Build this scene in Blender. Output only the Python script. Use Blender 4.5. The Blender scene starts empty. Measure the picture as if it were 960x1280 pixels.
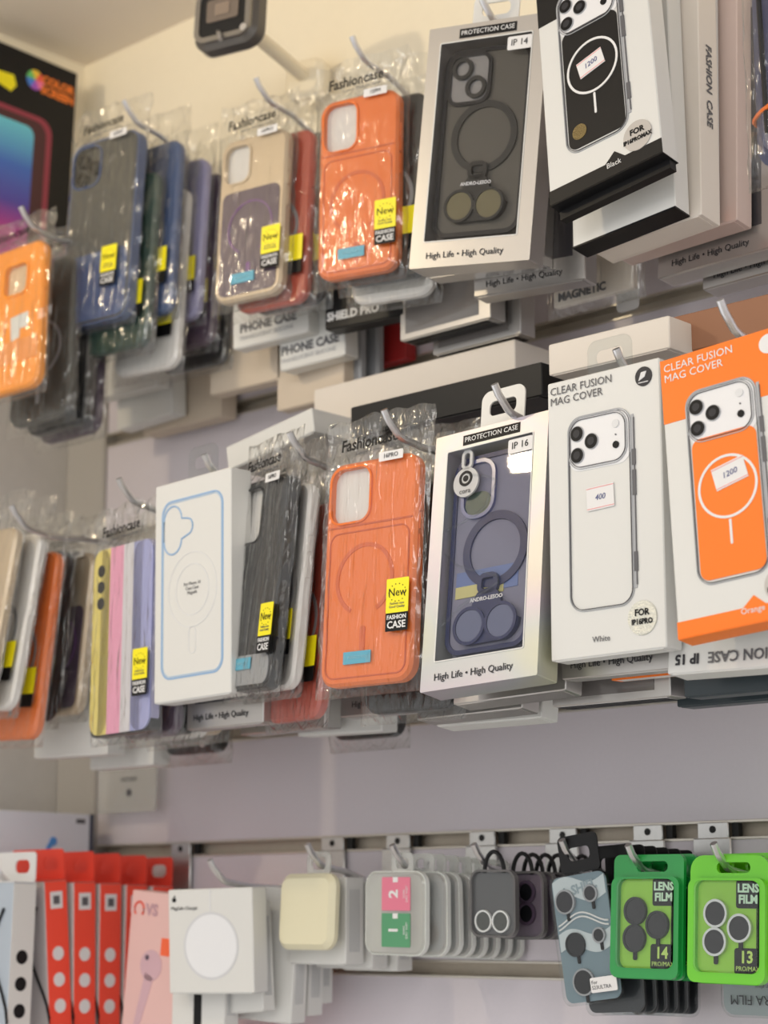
import bpy, bmesh, math, random
from mathutils import Vector, Matrix, noise

# ------------------------------------------------------------------ camera, world, lights, exposure
SC = bpy.context.scene
COL = SC.collection
FPX = 2500.0
YAW, PITCH = math.radians(43.3), math.atan(510 / 2500)
CAM = Vector((1.51805, -1.20882, 1.45))
FW = Vector((-math.sin(YAW) * math.cos(PITCH), math.cos(YAW) * math.cos(PITCH), math.sin(PITCH)))
RT = Vector((math.cos(YAW), math.sin(YAW), 0))
UP = RT.cross(FW)
cd = bpy.data.cameras.new('camera')
cam = bpy.data.objects.new('camera', cd); COL.objects.link(cam)
m = Matrix((RT, UP, -FW)).transposed().to_4x4(); m.translation = CAM
cam.matrix_world = m
cd.sensor_fit = 'VERTICAL'; cd.sensor_height = 36; cd.sensor_width = 27
cd.lens = FPX / 1280 * 36
cd.clip_start = .05
cd.dof.use_dof = True; cd.dof.focus_distance = 1.29; cd.dof.aperture_fstop = 7.5
SC.camera = cam
SC.view_settings.view_transform = 'Standard'; SC.view_settings.look = 'None'
SC.view_settings.gamma = 1; SC.view_settings.use_curve_mapping = False
SC.view_settings.exposure = -.14

wd = bpy.data.worlds.new('world'); SC.world = wd; wd.use_nodes = True
bg = wd.node_tree.nodes['Background']
bg.inputs[0].default_value = (1.0, .99, .975, 1); bg.inputs[1].default_value = 1.15

def area(name, loc, target, sx, sy, power, col):
    l = bpy.data.lights.new(name, 'AREA'); l.shape = 'RECTANGLE'; l.size = sx; l.size_y = sy
    l.energy = power; l.color = col
    o = bpy.data.objects.new(name, l); COL.objects.link(o); o.location = loc
    o.rotation_euler = (Vector(target) - Vector(loc)).to_track_quat('-Z', 'Y').to_euler()
    return o
# out-of-view lamps added to light the display wall, a long added fill over the aisle, and a warm downlight near the corner
for k in range(4):
    area('added_wall_light', (.75 + .5 * k, -1.35 - .12 * k, 2.27), (.30 + .22 * k, 0, 1.75), .34, .22, 1.7, (1, .98, .95))
area('added_aisle_fill', (1.4, -2.3, 2.30), (.6, 0, 1.3), 1.6, .5, 4, (1, .97, .95))
area('warm_corner_light', (.071, -1.045, 2.29), (.40, 0, 2.15), .035, .035, 2.6, (1, .82, .55))

# ------------------------------------------------------------------ helpers
def at(px, py, L):
    """point where the view through a photo pixel meets the plane L in front of the back wall"""
    d = FW + RT * ((px - 480) / FPX) - UP * ((py - 640) / FPX)
    return CAM + d * ((-L - CAM.y) / d.y)
def on_left(px, py, X):
    d = FW + RT * ((px - 480) / FPX) - UP * ((py - 640) / FPX)
    return CAM + d * ((X - CAM.x) / d.x)

def lin(c):
    c = c / 255
    return c / 12.92 if c <= .04045 else ((c + .055) / 1.055) ** 2.4
def rgb(t): return (lin(t[0]), lin(t[1]), lin(t[2]), 1)

MATS = {}
def M(name, col=None, rough=.5, metal=0, bump=0, bscale=200, var=0, coat=0, film=0, spec=.5, emit=0):
    if name in MATS: return MATS[name]
    mt = bpy.data.materials.new(name); mt.use_nodes = True; MATS[name] = mt
    nt = mt.node_tree; p = nt.nodes['Principled BSDF']
    c = rgb(col)
    p.inputs['Base Color'].default_value = c
    p.inputs['Roughness'].default_value = rough; p.inputs['Metallic'].default_value = metal
    p.inputs['Specular IOR Level'].default_value = spec
    p.inputs['Coat Weight'].default_value = coat
    tc = nt.nodes.new('ShaderNodeTexCoord')
    nz = nt.nodes.new('ShaderNodeTexNoise'); nz.inputs['Scale'].default_value = bscale; nz.inputs['Detail'].default_value = 4
    nt.links.new(tc.outputs['Object'], nz.inputs['Vector'])
    if var:
        mx = nt.nodes.new('ShaderNodeMix'); mx.data_type = 'RGBA'
        mx.inputs[6].default_value = tuple(x * (1 - var) for x in c[:3]) + (1,)
        mx.inputs[7].default_value = tuple(min(1, x * (1 + var)) for x in c[:3]) + (1,)
        nt.links.new(nz.outputs['Fac'], mx.inputs[0]); nt.links.new(mx.outputs[2], p.inputs['Base Color'])
    if bump:
        b = nt.nodes.new('ShaderNodeBump'); b.inputs['Strength'].default_value = bump; b.inputs['Distance'].default_value = .001
        nt.links.new(nz.outputs['Fac'], b.inputs['Height']); nt.links.new(b.outputs[0], p.inputs['Normal'])
    if film:
        n2 = nt.nodes.new('ShaderNodeTexNoise'); n2.inputs['Scale'].default_value = 9; n2.inputs['Detail'].default_value = 1
        nt.links.new(tc.outputs['Object'], n2.inputs['Vector'])
        mr = nt.nodes.new('ShaderNodeMapRange'); mr.inputs[3].default_value = 250; mr.inputs[4].default_value = 250 + film
        nt.links.new(n2.outputs['Fac'], mr.inputs[0]); nt.links.new(mr.outputs[0], p.inputs['Thin Film Thickness'])
        p.inputs['Thin Film IOR'].default_value = 1.5
    if emit:
        p.inputs['Emission Color'].default_value = c; p.inputs['Emission Strength'].default_value = emit
    return mt

def CLEAR(name, tint=(250, 250, 250), gloss=1.0, rough=.08, bump=0, bscale=60, haze=0, stretch=1):
    """thin clear plastic: mostly see-through, glossy by Fresnel, optional crinkles and milky haze"""
    if name in MATS: return MATS[name]
    mt = bpy.data.materials.new(name); mt.use_nodes = True; MATS[name] = mt
    nt = mt.node_tree; nt.nodes.clear()
    out = nt.nodes.new('ShaderNodeOutputMaterial')
    tr = nt.nodes.new('ShaderNodeBsdfTransparent'); tr.inputs[0].default_value = rgb(tint)
    df = nt.nodes.new('ShaderNodeBsdfDiffuse'); df.inputs[0].default_value = rgb((235, 232, 228))
    m0 = nt.nodes.new('ShaderNodeMixShader'); m0.inputs[0].default_value = haze
    gl = nt.nodes.new('ShaderNodeBsdfGlossy'); gl.inputs['Roughness'].default_value = rough
    fr = nt.nodes.new('ShaderNodeLayerWeight'); fr.inputs[0].default_value = .5
    pw = nt.nodes.new('ShaderNodeMath'); pw.operation = 'POWER'; pw.inputs[1].default_value = 4.0      # Schlick, the same on both sides of the sheet
    mu = nt.nodes.new('ShaderNodeMath'); mu.operation = 'MULTIPLY_ADD'; mu.inputs[1].default_value = .9 * min(gloss, 1); mu.inputs[2].default_value = .045 * gloss; mu.use_clamp = True
    mx = nt.nodes.new('ShaderNodeMixShader')
    nt.links.new(tr.outputs[0], m0.inputs[1]); nt.links.new(df.outputs[0], m0.inputs[2])
    nt.links.new(fr.outputs['Facing'], pw.inputs[0]); nt.links.new(pw.outputs[0], mu.inputs[0]); nt.links.new(mu.outputs[0], mx.inputs[0])
    nt.links.new(m0.outputs[0], mx.inputs[1]); nt.links.new(gl.outputs[0], mx.inputs[2])
    nt.links.new(mx.outputs[0], out.inputs[0])
    if bump:
        tc = nt.nodes.new('ShaderNodeTexCoord'); mp = nt.nodes.new('ShaderNodeMapping')
        mp.inputs['Scale'].default_value = (1, 1, stretch); mp.inputs['Rotation'].default_value = (0, .35, 0)
        nz = nt.nodes.new('ShaderNodeTexNoise'); nz.inputs['Scale'].default_value = bscale; nz.inputs['Detail'].default_value = 2
        nz.inputs['Distortion'].default_value = .6
        b = nt.nodes.new('ShaderNodeBump'); b.inputs['Strength'].default_value = bump; b.inputs['Distance'].default_value = .004
        nt.links.new(tc.outputs['Object'], mp.inputs[0]); nt.links.new(mp.outputs[0], nz.inputs['Vector'])
        nt.links.new(nz.outputs['Fac'], b.inputs['Height'])
        nt.links.new(b.outputs[0], gl.inputs['Normal']); nt.links.new(b.outputs[0], fr.inputs['Normal'])
    return mt

def rr(w, h, r, n=5, cx=0, cz=0):
    """rounded rectangle outline, counter-clockwise seen from the front (-y)"""
    r = max(1e-5, min(r, w / 2 - 1e-6, h / 2 - 1e-6)); pts = []
    for k, (sx, sz) in enumerate(((1, -1), (1, 1), (-1, 1), (-1, -1))):
        a0 = -math.pi / 2 + k * math.pi / 2
        for i in range(n + 1):
            a = a0 + math.pi / 2 * i / n
            pts.append((cx + sx * (w / 2 - r) + r * math.cos(a), cz + sz * (h / 2 - r) + r * math.sin(a)))
    return pts
def circ(r, n=28, cx=0, cz=0):
    return [(cx + r * math.cos(2 * math.pi * i / n), cz + r * math.sin(2 * math.pi * i / n)) for i in range(n)]

class MB:
    def __init__(s): s.v = []; s.f = []
    def ring(s, pts):
        i = len(s.v); s.v += [tuple(p) for p in pts]; return list(range(i, i + len(pts)))
    def bridge(s, a, b):
        n = len(a)
        for i in range(n): s.f.append((a[i], a[(i + 1) % n], b[(i + 1) % n], b[i]))
    def loft(s, rings, c0=True, c1=True):
        R = [s.ring(r) for r in rings]
        for a, b in zip(R, R[1:]): s.bridge(a, b)
        if c0: s.f.append(tuple(reversed(R[0])))
        if c1: s.f.append(tuple(R[-1]))
        return s
    def poly(s, pts, y0, y1):
        return s.loft([[(x, y1, z) for x, z in pts], [(x, y0, z) for x, z in pts]])
    def rplate(s, w, h, r, y0, y1, cx=0, cz=0, b=0, n=5):
        if b:
            o = rr(w, h, r, n, cx, cz); i = rr(w - 2 * b, h - 2 * b, max(r - b, 1e-4), n, cx, cz)
            return s.loft([[(x, y1, z) for x, z in i], [(x, y1 - b, z) for x, z in o], [(x, y0 + b, z) for x, z in o], [(x, y0, z) for x, z in i]])
        return s.poly(rr(w, h, r, n, cx, cz), y0, y1)
    def holed(s, outer, inner, y0, y1, b=0, binset=None):
        """plate with a hole; outer and inner outlines have the same number of points"""
        of = binset or outer
        A = s.ring([(x, y1, z) for x, z in inner]); B = s.ring([(x, y1, z) for x, z in of])
        C = s.ring([(x, y1 - b, z) for x, z in outer]); D = s.ring([(x, y0 + b, z) for x, z in outer])
        E = s.ring([(x, y0, z) for x, z in of]); F = s.ring([(x, y0, z) for x, z in inner])
        for a, c in ((A, B), (B, C), (C, D), (D, E), (E, F), (F, A)): s.bridge(a, c)
        return s
    def disc(s, r, y0, y1, cx=0, cz=0, n=28): return s.poly(circ(r, n, cx, cz), y0, y1)
    def annulus(s, r1, r0, y0, y1, cx=0, cz=0, n=36): return s.holed(circ(r1, n, cx, cz), circ(r0, n, cx, cz), y0, y1)
    def rring(s, w, h, r, lw, y0, y1, cx=0, cz=0, n=6):
        return s.holed(rr(w, h, r, n, cx, cz), rr(w - 2 * lw, h - 2 * lw, max(r - lw, 2e-4), n, cx, cz), y0, y1)
    def box(s, x0, x1, y0, y1, z0, z1, b=0):
        return s.rplate(x1 - x0, z1 - z0, max(b, 1e-5), y0, y1, (x0 + x1) / 2, (z0 + z1) / 2, b, 1)
    def tube(s, path, r, n=8, closed=False):
        P = [Vector(p) for p in path]; rings = []; N = len(P)
        up = Vector((0, 0, 1))
        for i, p in enumerate(P):
            a = P[(i - 1) % N] if (closed or i) else p; c = P[(i + 1) % N] if (closed or i < N - 1) else p
            t = (c - a).normalized()
            u = t.cross(up); u = u.normalized() if u.length > 1e-3 else t.cross(Vector((0, 1, 0))).normalized()
            w = u.cross(t)
            rings.append([p + u * r * math.cos(2 * math.pi * k / n) + w * r * math.sin(2 * math.pi * k / n) for k in range(n)])
        if closed:
            R = [s.ring(q) for q in rings]
            for i in range(N): s.bridge(R[i], R[(i + 1) % N])
            return s
        return s.loft(rings)
    def mesh(s, name, mat, off=(0, 0, 0), smooth=True):
        me = bpy.data.meshes.new(name)
        me.from_pydata([(a + off[0], b + off[1], c + off[2]) for a, b, c in s.v], [], s.f)
        bm = bmesh.new(); bm.from_mesh(me); bmesh.ops.recalc_face_normals(bm, faces=bm.faces); bm.to_mesh(me); bm.free()
        if smooth:
            me.shade_smooth(); me.set_sharp_from_angle(angle=math.radians(35))
        if mat: me.materials.append(mat)
        return me

def link(name, me, parent=None):
    o = bpy.data.objects.new(name, me); COL.objects.link(o)
    if parent: o.parent = parent
    return o
def structure(name, mb, mat, parent=None, label=None):
    o = link(name, mb.mesh(name, mat), parent)
    if not parent: o['kind'] = 'structure'
    if label: o['label'] = label
    return o

class Thing:
    """an Empty at the base of a thing; parts are laid out around the middle of its front face"""
    def __init__(s, name, label, cat, h, group=None):
        s.root = bpy.data.objects.new(name, None); COL.objects.link(s.root); s.root.empty_display_size = .01
        s.root['label'] = label; s.root['category'] = cat
        if group: s.root['group'] = group
        s.h = h; s.off = (0, 0, h / 2)
    def part(s, name, mb, mat, parent=None, smooth=True, label=None):
        o = link(name, mb.mesh(name, mat, s.off, smooth), parent or s.root)
        if label: o['label'] = label
        return o
    def text(s, body, size, mat, x, z, y=-.0006, parent=None, align='CENTER', rot=0, sx=1, bold=0, name='lettering', shear=0, side=None):
        cu = bpy.data.curves.new('txt', 'FONT'); cu.body = body; cu.size = size; cu.align_x = align; cu.align_y = 'CENTER'
        cu.resolution_u = 2; cu.offset = bold; cu.shear = shear; cu.space_line = .95; cu.extrude = .00006
        ob = bpy.data.objects.new('txt', cu)
        me = bpy.data.meshes.new_from_object(ob); bpy.data.objects.remove(ob); bpy.data.curves.remove(cu)
        me.transform(Matrix.Scale(sx, 4, (1, 0, 0)))
        R = Matrix.Rotation(math.radians(90), 4, 'X')
        if side == 'R': R = Matrix.Rotation(math.radians(90), 4, 'Z') @ R      # on the right-hand face
        me.transform(Matrix.Translation((x, y, z + s.off[2])) @ R @ Matrix.Rotation(math.radians(rot), 4, 'Z'))
        me.materials.clear(); me.materials.append(mat); me.name = name
        return link(name, me, parent or s.root)
    def pose(s, x, L, z, yaw=0, tilt=0, roll=0):
        set_pose(s.root, s.h, x, L, z, yaw, tilt, roll); return s

def rot3(yaw, tilt, roll):
    return (Matrix.Rotation(math.radians(yaw), 4, 'Z') @ Matrix.Rotation(math.radians(tilt), 4, 'X') @ Matrix.Rotation(math.radians(roll), 4, 'Y'))
def set_pose(root, h, x, L, z, yaw=0, tilt=0, roll=0, sc=1):
    root.matrix_world = Matrix.Translation((x, -L, z)) @ rot3(yaw, tilt, roll) @ Matrix.Scale(sc, 4) @ Matrix.Translation((0, 0, -h / 2))
def pose_corner(root, w, h, px, py, L, yaw=0, tilt=0, roll=0):
    """put the lower left front corner of a thing at a point seen through the pixel, L in front of the wall"""
    root.matrix_world = Matrix.Translation(at(px, py, L)) @ rot3(yaw, tilt, roll) @ Matrix.Translation((w / 2, 0, 0))
def copy_tree(o, parent=None):
    c = o.copy(); COL.objects.link(c); c.parent = parent
    for ch in list(o.children): copy_tree(ch, c)
    return c

# ------------------------------------------------------------------ materials
PANEL = M('lavender_laminate', (212, 206, 213), .38, bump=.05, bscale=350, var=.03)
ALU = M('brushed_aluminium_channel', (205, 200, 190), .38, .75, bump=.05, bscale=300, var=.06)
ALUIN = M('channel_inside', (190, 180, 165), .55, .2, var=.08)
CREAM = M('cream_wall_paint', (246, 236, 212), .75, bump=.06, bscale=120, var=.02)
GREYW = M('grey_wall_paint', (208, 204, 198), .5, bump=.05, bscale=80, var=.05)
CEILM = M('ceiling_paint', (242, 232, 218), .8, bump=.05, bscale=120)
FLOORM = M('floor_tile', (196, 192, 188), .4, var=.06, bscale=8)
CHROME = M('chrome_wire', (226, 226, 228), .28, .95)
ZINC = M('zinc_plate', (200, 200, 198), .34, .9, bump=.05, bscale=250, var=.08)
BLACKH = M('dark_screw_hole', (18, 18, 18), .6)
WHITE = M('white_card', (216, 216, 213), .42, bump=.02, bscale=500)
IVORY = M('off_white_card', (222, 214, 204), .5, bump=.03, bscale=400)
BEIGE = M('beige_card', (206, 192, 174), .55, bump=.03, bscale=400)
SILVER = M('silver_foil_card', (190, 187, 184), .32, .8, bump=.03, bscale=300)
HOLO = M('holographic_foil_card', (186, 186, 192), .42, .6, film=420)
BLK = M('black_print', (16, 16, 18), .5, spec=.25)
BLKCARD = M('black_card', (18, 18, 20), .45, spec=.3, bump=.02, bscale=500)
INK = M('grey_ink', (92, 92, 96), .5)
LINE = M('light_grey_ink', (168, 170, 174), .45)
PALE = M('pale_grey_ink', (216, 217, 219), .45)
WINK = M('white_print', (226, 226, 226), .5)
ORPRINT = M('orange_print', (246, 120, 8), .42)
REDLINE = M('pink_line_print', (230, 150, 150), .5)
BLUEINK = M('blue_pen_ink', (60, 70, 130), .5)
LIGHTBLUE = M('blue_line_print', (142, 176, 214), .45)
TAG = M('white_sticker', (226, 225, 225), .5)
LENSBLK = M('lens_print', (20, 20, 22), .4, spec=.2)
LENSGR = M('lens_centre_print', (50, 50, 54), .45, spec=.25)
YEL = M('yellow_sticker', (246, 232, 20), .4)
BLUETAPE = M('teal_tape', (92, 164, 188), .45)
HOLOST = M('glitter_sticker', (205, 205, 196), .3, .7, bump=.6, bscale=900, film=700, var=.25)
_h = HOLO.node_tree; _n = _h.nodes.new('ShaderNodeTexNoise'); _n.inputs['Scale'].default_value = 11; _n.inputs['Detail'].default_value = 0  # foil's shifting rainbow sheen painted into the base colour as pastel noise
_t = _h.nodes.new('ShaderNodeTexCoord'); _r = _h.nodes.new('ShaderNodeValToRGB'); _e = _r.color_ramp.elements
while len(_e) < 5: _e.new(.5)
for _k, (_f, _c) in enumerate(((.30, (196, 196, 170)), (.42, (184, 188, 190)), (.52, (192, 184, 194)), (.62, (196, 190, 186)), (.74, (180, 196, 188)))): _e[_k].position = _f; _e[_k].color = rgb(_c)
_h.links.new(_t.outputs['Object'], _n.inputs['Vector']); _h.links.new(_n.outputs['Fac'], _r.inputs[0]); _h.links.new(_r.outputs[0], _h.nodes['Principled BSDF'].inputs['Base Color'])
BAG = CLEAR('clear_cellophane', (253, 253, 252), 1.5, .09, .95, 140, .014, .16)
FILM = CLEAR('window_film', (248, 248, 249), .45, .015, .02, 14, .0)
BLISTER = CLEAR('clear_blister', (246, 248, 248), .75, .06, .12, 30, .0)
MILKY = CLEAR('milky_plastic', (236, 240, 238), .9, .12, .15, 40, .34)
CASEM = {
 'orange': M('orange_leatherette', (226, 116, 48), .45, bump=.12, bscale=700, spec=.3),
 'black': M('black_case', (22, 23, 26), .34, coat=.1, spec=.35),
 'smoke': M('smoky_case', (72, 73, 70), .3, coat=.1, spec=.35),
 'blue': M('slate_blue_case', (62, 84, 128), .35, coat=.2),
 'green': M('dark_green_case', (40, 66, 58), .35, coat=.2),
 'red': M('brick_red_case', (176, 74, 56), .4, coat=.2),
 'white': M('white_case', (226, 224, 222), .35, coat=.2),
 'lav': M('lavender_case', (160, 158, 196), .38, coat=.2),
 'titan': M('titanium_case', (196, 178, 152), .36, .2, coat=.2),
 'purple': M('plum_case', (82, 66, 84), .35, coat=.2),
 'grey': M('grey_case', (150, 152, 156), .35, coat=.2),
 'navy': M('navy_case', (24, 34, 82), .35, spec=.35),
 'amber': M('amber_orange_case', (246, 152, 32), .35, coat=.3),
}
INSERT = M('white_foam_card', (214, 212, 210), .6, bump=.03, bscale=300)

# ------------------------------------------------------------------ the room
G0 = 1.407                                        # lower edge of the lowest channel in view, then one every 10 cm
XL, XR = -.055, 1.9
GZ = [G0 - .1 * k for k in range(10, 0, -1)] + [G0 + .1 * k for k in range(8)]
TOP = GZ[-1] + .03
wall = structure('wall_back', MB().box(XL, XR, .028, .06, .3, TOP), M('backing_board', (150, 146, 152), .6))
prev = .3
for k, g in enumerate(GZ):
    link('panel', MB().box(.004, XR, 0, .03, prev, g, .0012).mesh('panel', PANEL), wall)
    c = MB().box(.004, XR, .012, .03, g, g + .011)                        # recessed channel back
    link('channel', c.mesh('channel', ALUIN), wall)
    e = MB().box(.004, XR, -.0012, .013, g - .0014, g + .0006, .0003)     # lower lip
    e.box(.004, XR, -.0012, .013, g + .0104, g + .0124, .0003)            # upper lip
    link('channel_lip', e.mesh('channel_lip', ALU), wall)
    prev = g + .011
link('panel', MB().box(.004, XR, 0, .03, prev, TOP, .0012).mesh('panel', PANEL), wall)
structure('wall_upper', MB().box(XL, XR, .004, .12, TOP - .02, 2.42), CREAM)
structure('trim_1', MB().box(XL, .004, -.004, .03, .3, TOP, .002), M('corner_trim_paint', (178, 174, 168), .6, bump=.04))
structure('wall_left', MB().box(XL - .08, XL, -.62, .12, .3, 2.2), GREYW)
structure('wall_left_upper', MB().box(XL - .08, XL, -.62, .12, 2.2, 2.42), CREAM)
structure('ceiling', MB().box(XL - .08, 3.2, -3.2, .12, 2.327, 2.42), CEILM)
structure('floor', MB().box(XL - .08, 3.2, -3.2, .12, 0, .02), FLOORM)
structure('wall_base', MB().box(XL, XR, 0, .06, .02, .3), PANEL)

# ------------------------------------------------------------------ peg hooks
def hook(px, py, L, g, label, group):
    P = at(px, py, L)
    r = bpy.data.objects.new('peg_hook', None); COL.objects.link(r); r.location = (P.x, 0, g - .03)
    r['label'] = label; r['category'] = 'hook'; r['group'] = group
    def pt(y, z): return (0, y, z - (g - .03))
    b = MB().box(-.013, .013, -.0032, -.0014, .027, .041, .0006)          # tongue over the channel
    b.box(-.016, .016, -.0052, -.0032, -.012, .030, .0008)
    pl = link('bracket', b.mesh('bracket', ZINC), r)
    link('screw_hole', MB().disc(.0026, -.0037, -.0030, 0, .036, 14).mesh('screw_hole', BLACKH), pl)
    link('slot', MB().box(.0135, .019, .001, .006, .0305, .0405).mesh('slot', BLACKH), pl)
    zb = g - .034; zf = P.z - .017; yf = -(L - .011)
    path = [pt(-.004, zb), pt(-.02, zb + (zf - zb) * .06), pt(yf + .03, zf - .003), pt(yf + .008, zf), pt(yf + .003, zf + .002), pt(-L + .004, P.z - .006), pt(-L, P.z)]
    link('rod', MB().tube(path, .0026, 10).mesh('rod', CHROME), r)
    return r
HK = 'peg hooks on the slat wall'
G3, G2, G1 = GZ[11], GZ[14], GZ[17]
for px, py, L, lb in ((26, 258, .226, 'peg hook holding the bright orange case at the left photo edge'),
                      (155, 125, .176, 'peg hook with its tip above the blue-framed case, top row'),
                      (320, 97, .156, 'peg hook with its tip above the titanium and plum case'),
                      (440, 45, .156, 'peg hook with its tip above the orange case on the top row'),
                      (600, -8, .186, 'peg hook carrying the silver box marked IP 14'),
                      (735, -130, .21, 'peg hook carrying the black and white box on the top row')):
    hook(px, py, L, G1, 'chrome ' + lb, HK)
for px, py, L, lb in ((14, 632, .250, 'peg hook holding the tan and white cases at far left, middle row'),
                      (148, 598, .238, 'peg hook above the pastel striped case'),
                      (255, 568, .236, 'peg hook above the white box with blue outline'),
                      (362, 540, .243, 'peg hook above the black bagged case, middle row'),
                      (480, 512, .248, 'peg hook above the orange case on the middle row'),
                      (618, 480, .245, 'peg hook through the tab of the box marked IP 16'),
                      (770, 436, .230, 'peg hook above the plain white cover box'),
                      (900, 375, .24, 'peg hook behind the orange and white cover box')):
    hook(px, py, L, G2, 'chrome ' + lb, HK)
for px, py, L, lb in ((384, 1055, .106, 'peg hook holding the cream rounded pack'),
                      (490, 1056, .106, 'peg hook holding the pack with pink and green squares'),
                      (592, 1055, .106, 'peg hook holding the pack with two white rings'),
                      (702, 1050, .104, 'peg hook through the black tab of the tilted clear pack'),
                      (785, 1056, .104, 'peg hook through the slot of the darker green pack'),
                      (892, 1054, .104, 'peg hook through the slot of the lighter green pack'),
                      (262, 1075, .14, 'long peg hook behind the white charger box'),
                      (-7, 1080, .206, 'peg hook running through the red box tabs')):
    hook(px, py, L, G3, 'chrome ' + lb, HK)

# ------------------------------------------------------------------ builders: bagged phone cases
def add_bag(t, w, h, d, head=.034, seed=0, margin=.007, hx=0, nx=22, nz=40, text=True, lift=0):
    """cellophane pouch round a case: front and back sheet, crinkled, with a header flap and peg hole"""
    key = (round(w, 4), round(h, 4), round(d, 4), head, seed, hx, nx)
    mb = MB(); hw = w / 2 + margin; z0, z1 = -h / 2 - .007, h / 2 + head
    rng = random.Random(seed); ox, oz = rng.uniform(0, 90), rng.uniform(0, 90)
    def pos(i, k, back):
        u = -1 + 2 * i / nx; v = k / nz
        x = u * hw; z = z0 + (z1 - z0) * v
        ex = max(0, (abs(x) - w / 2 + .003) / (margin + .003)); ez = max(0, (z - h / 2 + .002) / .012, (-h / 2 + .002 - z) / .009)
        e = min(1, max(ex, ez)); e = e * e * (3 - 2 * e)
        hd = max(0, min(1, (z - h / 2) / .012))
        n1 = noise.noise(Vector((x * 90 + ox, z * 34 + oz, 3 * back)))
        n2 = noise.noise(Vector((x * 210 + oz, z * 120 + ox, 5 + 3 * back)))
        cr = (abs(n1) * .0030 + n2 * .0013) * (.35 + .65 * e + 1.4 * hd)
        if back: y = (d + .0010) * (1 - e) + (d * .55 + .0007) * e + cr
        else: y = -.0010 * (1 - e) + (d * .55 - .0007) * e - cr
        if abs(u) > .99 or k in (0, nz): y = d * .55
        if k == nz: z += .006 * noise.noise(Vector((x * 60 + ox, oz, 1)))
        x += .0022 * noise.noise(Vector((z * 70 + ox, u * 2, oz))) * (1 + hd)
        return (x, y, z)
    for back in (0, 1):
        base = len(mb.v)
        for k in range(nz + 1):
            for i in range(nx + 1): mb.v.append(pos(i, k, back))
        for k in range(nz):
            for i in range(nx):
                a = base + k * (nx + 1) + i
                xc, zc = (mb.v[a][0] + mb.v[a + 1][0]) / 2, (mb.v[a][2] + mb.v[a + nx + 1][2]) / 2
                if (xc - hx) ** 2 + (zc - h / 2 - head * .55) ** 2 < .0045 ** 2: continue
                q = (a, a + 1, a + nx + 2, a + nx + 1)
                mb.f.append(q if not back else q[::-1])
    b = t.part('cellophane_bag', mb, BAG)
    if text:
        z = h / 2 + head * .36
        t.text('Fashioncase', .0118, BLK, -.002, z, d * .55 - .0078, b, rot=2, bold=.00025, shear=.1, sx=.9)
        t.text('Luxury  Premium Series', .0036, INK, .004, z - .0065, d * .55 - .0078, b, rot=2)
    return b

def add_sticker(t, x, z, y=-.0042, s=1, tilt=0):
    w, a, c = .0190 * s, .0235 * s, .0125 * s
    st = t.part('sale_sticker', MB().rplate(w, a, .0008, y, y + .0003, x, z + c / 2), YEL)
    t.part('sticker_base', MB().rplate(w, c, .0008, y, y + .0003, x, z - a / 2), BLK, st)
    zt = z + c / 2 + a * .08
    t.text('New', .0078 * s, BLK, x, zt, y - .0002, st)
    t.text('Fashion case\nGood Quality', .0024 * s, INK, x, zt - a * .36, y - .0002, st)
    dots = MB()
    for k in range(14):
        an = 2 * math.pi * k / 14
        dots.disc(.0004 * s, y - .0002, y, x + .0072 * s * math.cos(an), zt + .006 * s * math.sin(an), 6)
    t.part('dots', dots, BLK, st)
    zb = z - a / 2
    t.text('FASHION', .0040 * s, WINK, x, zb + c * .25, y - .0002, st, bold=.0001)
    t.text('CASE', .0068 * s, WINK, x, zb - c * .17, y - .0002, st, bold=.00015)

def add_case(t, w, h, d, mat, hole=None, insert=INSERT, rim=None, buttons=None, r=.0125, name='phone_case', back=None):
    """phone case shell; hole = (x0, x1, z0, z1, r) camera opening"""
    mb = MB(); b = .0022; n = 6
    o = rr(w, h, r, n); oi = rr(w - 2 * b, h - 2 * b, r - b, n)
    if hole:
        x0, x1, z0, z1, hr = hole
        inn = rr(x1 - x0, z1 - z0, hr, n, (x0 + x1) / 2, (z0 + z1) / 2)
        R = [mb.ring([(x, y, z) for x, z in pts]) for pts, y in ((inn, .0045), (inn, 0), (oi, 0), (o, b), (o, d - b), (oi, d))]
        for a, c in zip(R, R[1:]): mb.bridge(a, c)
        mb.f.append(tuple(R[-1]))
    else:
        mb.rplate(w, h, r, 0, d, 0, 0, b, n)
    body = t.part(name, mb, mat)
    if hole:
        t.part('insert_card', MB().rplate(x1 - x0 + .004, z1 - z0 + .004, hr, .0040, .0050, (x0 + x1) / 2, (z0 + z1) / 2), insert, body)
        lip = MB().holed(rr(x1 - x0 + .003, z1 - z0 + .003, hr + .0015, n, (x0 + x1) / 2, (z0 + z1) / 2), inn, -.0012, .0004)
        t.part('camera_rim', lip, rim or mat, body)
    bt = MB()
    for z in (h * .27, h * .19, h * .08): bt.rplate(.0012, .011 if z != h * .08 else .016, .0005, d * .32, d * .62, w / 2 + .0003, z)
    t.part('side_buttons', bt, buttons or mat, body)
    return body

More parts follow.
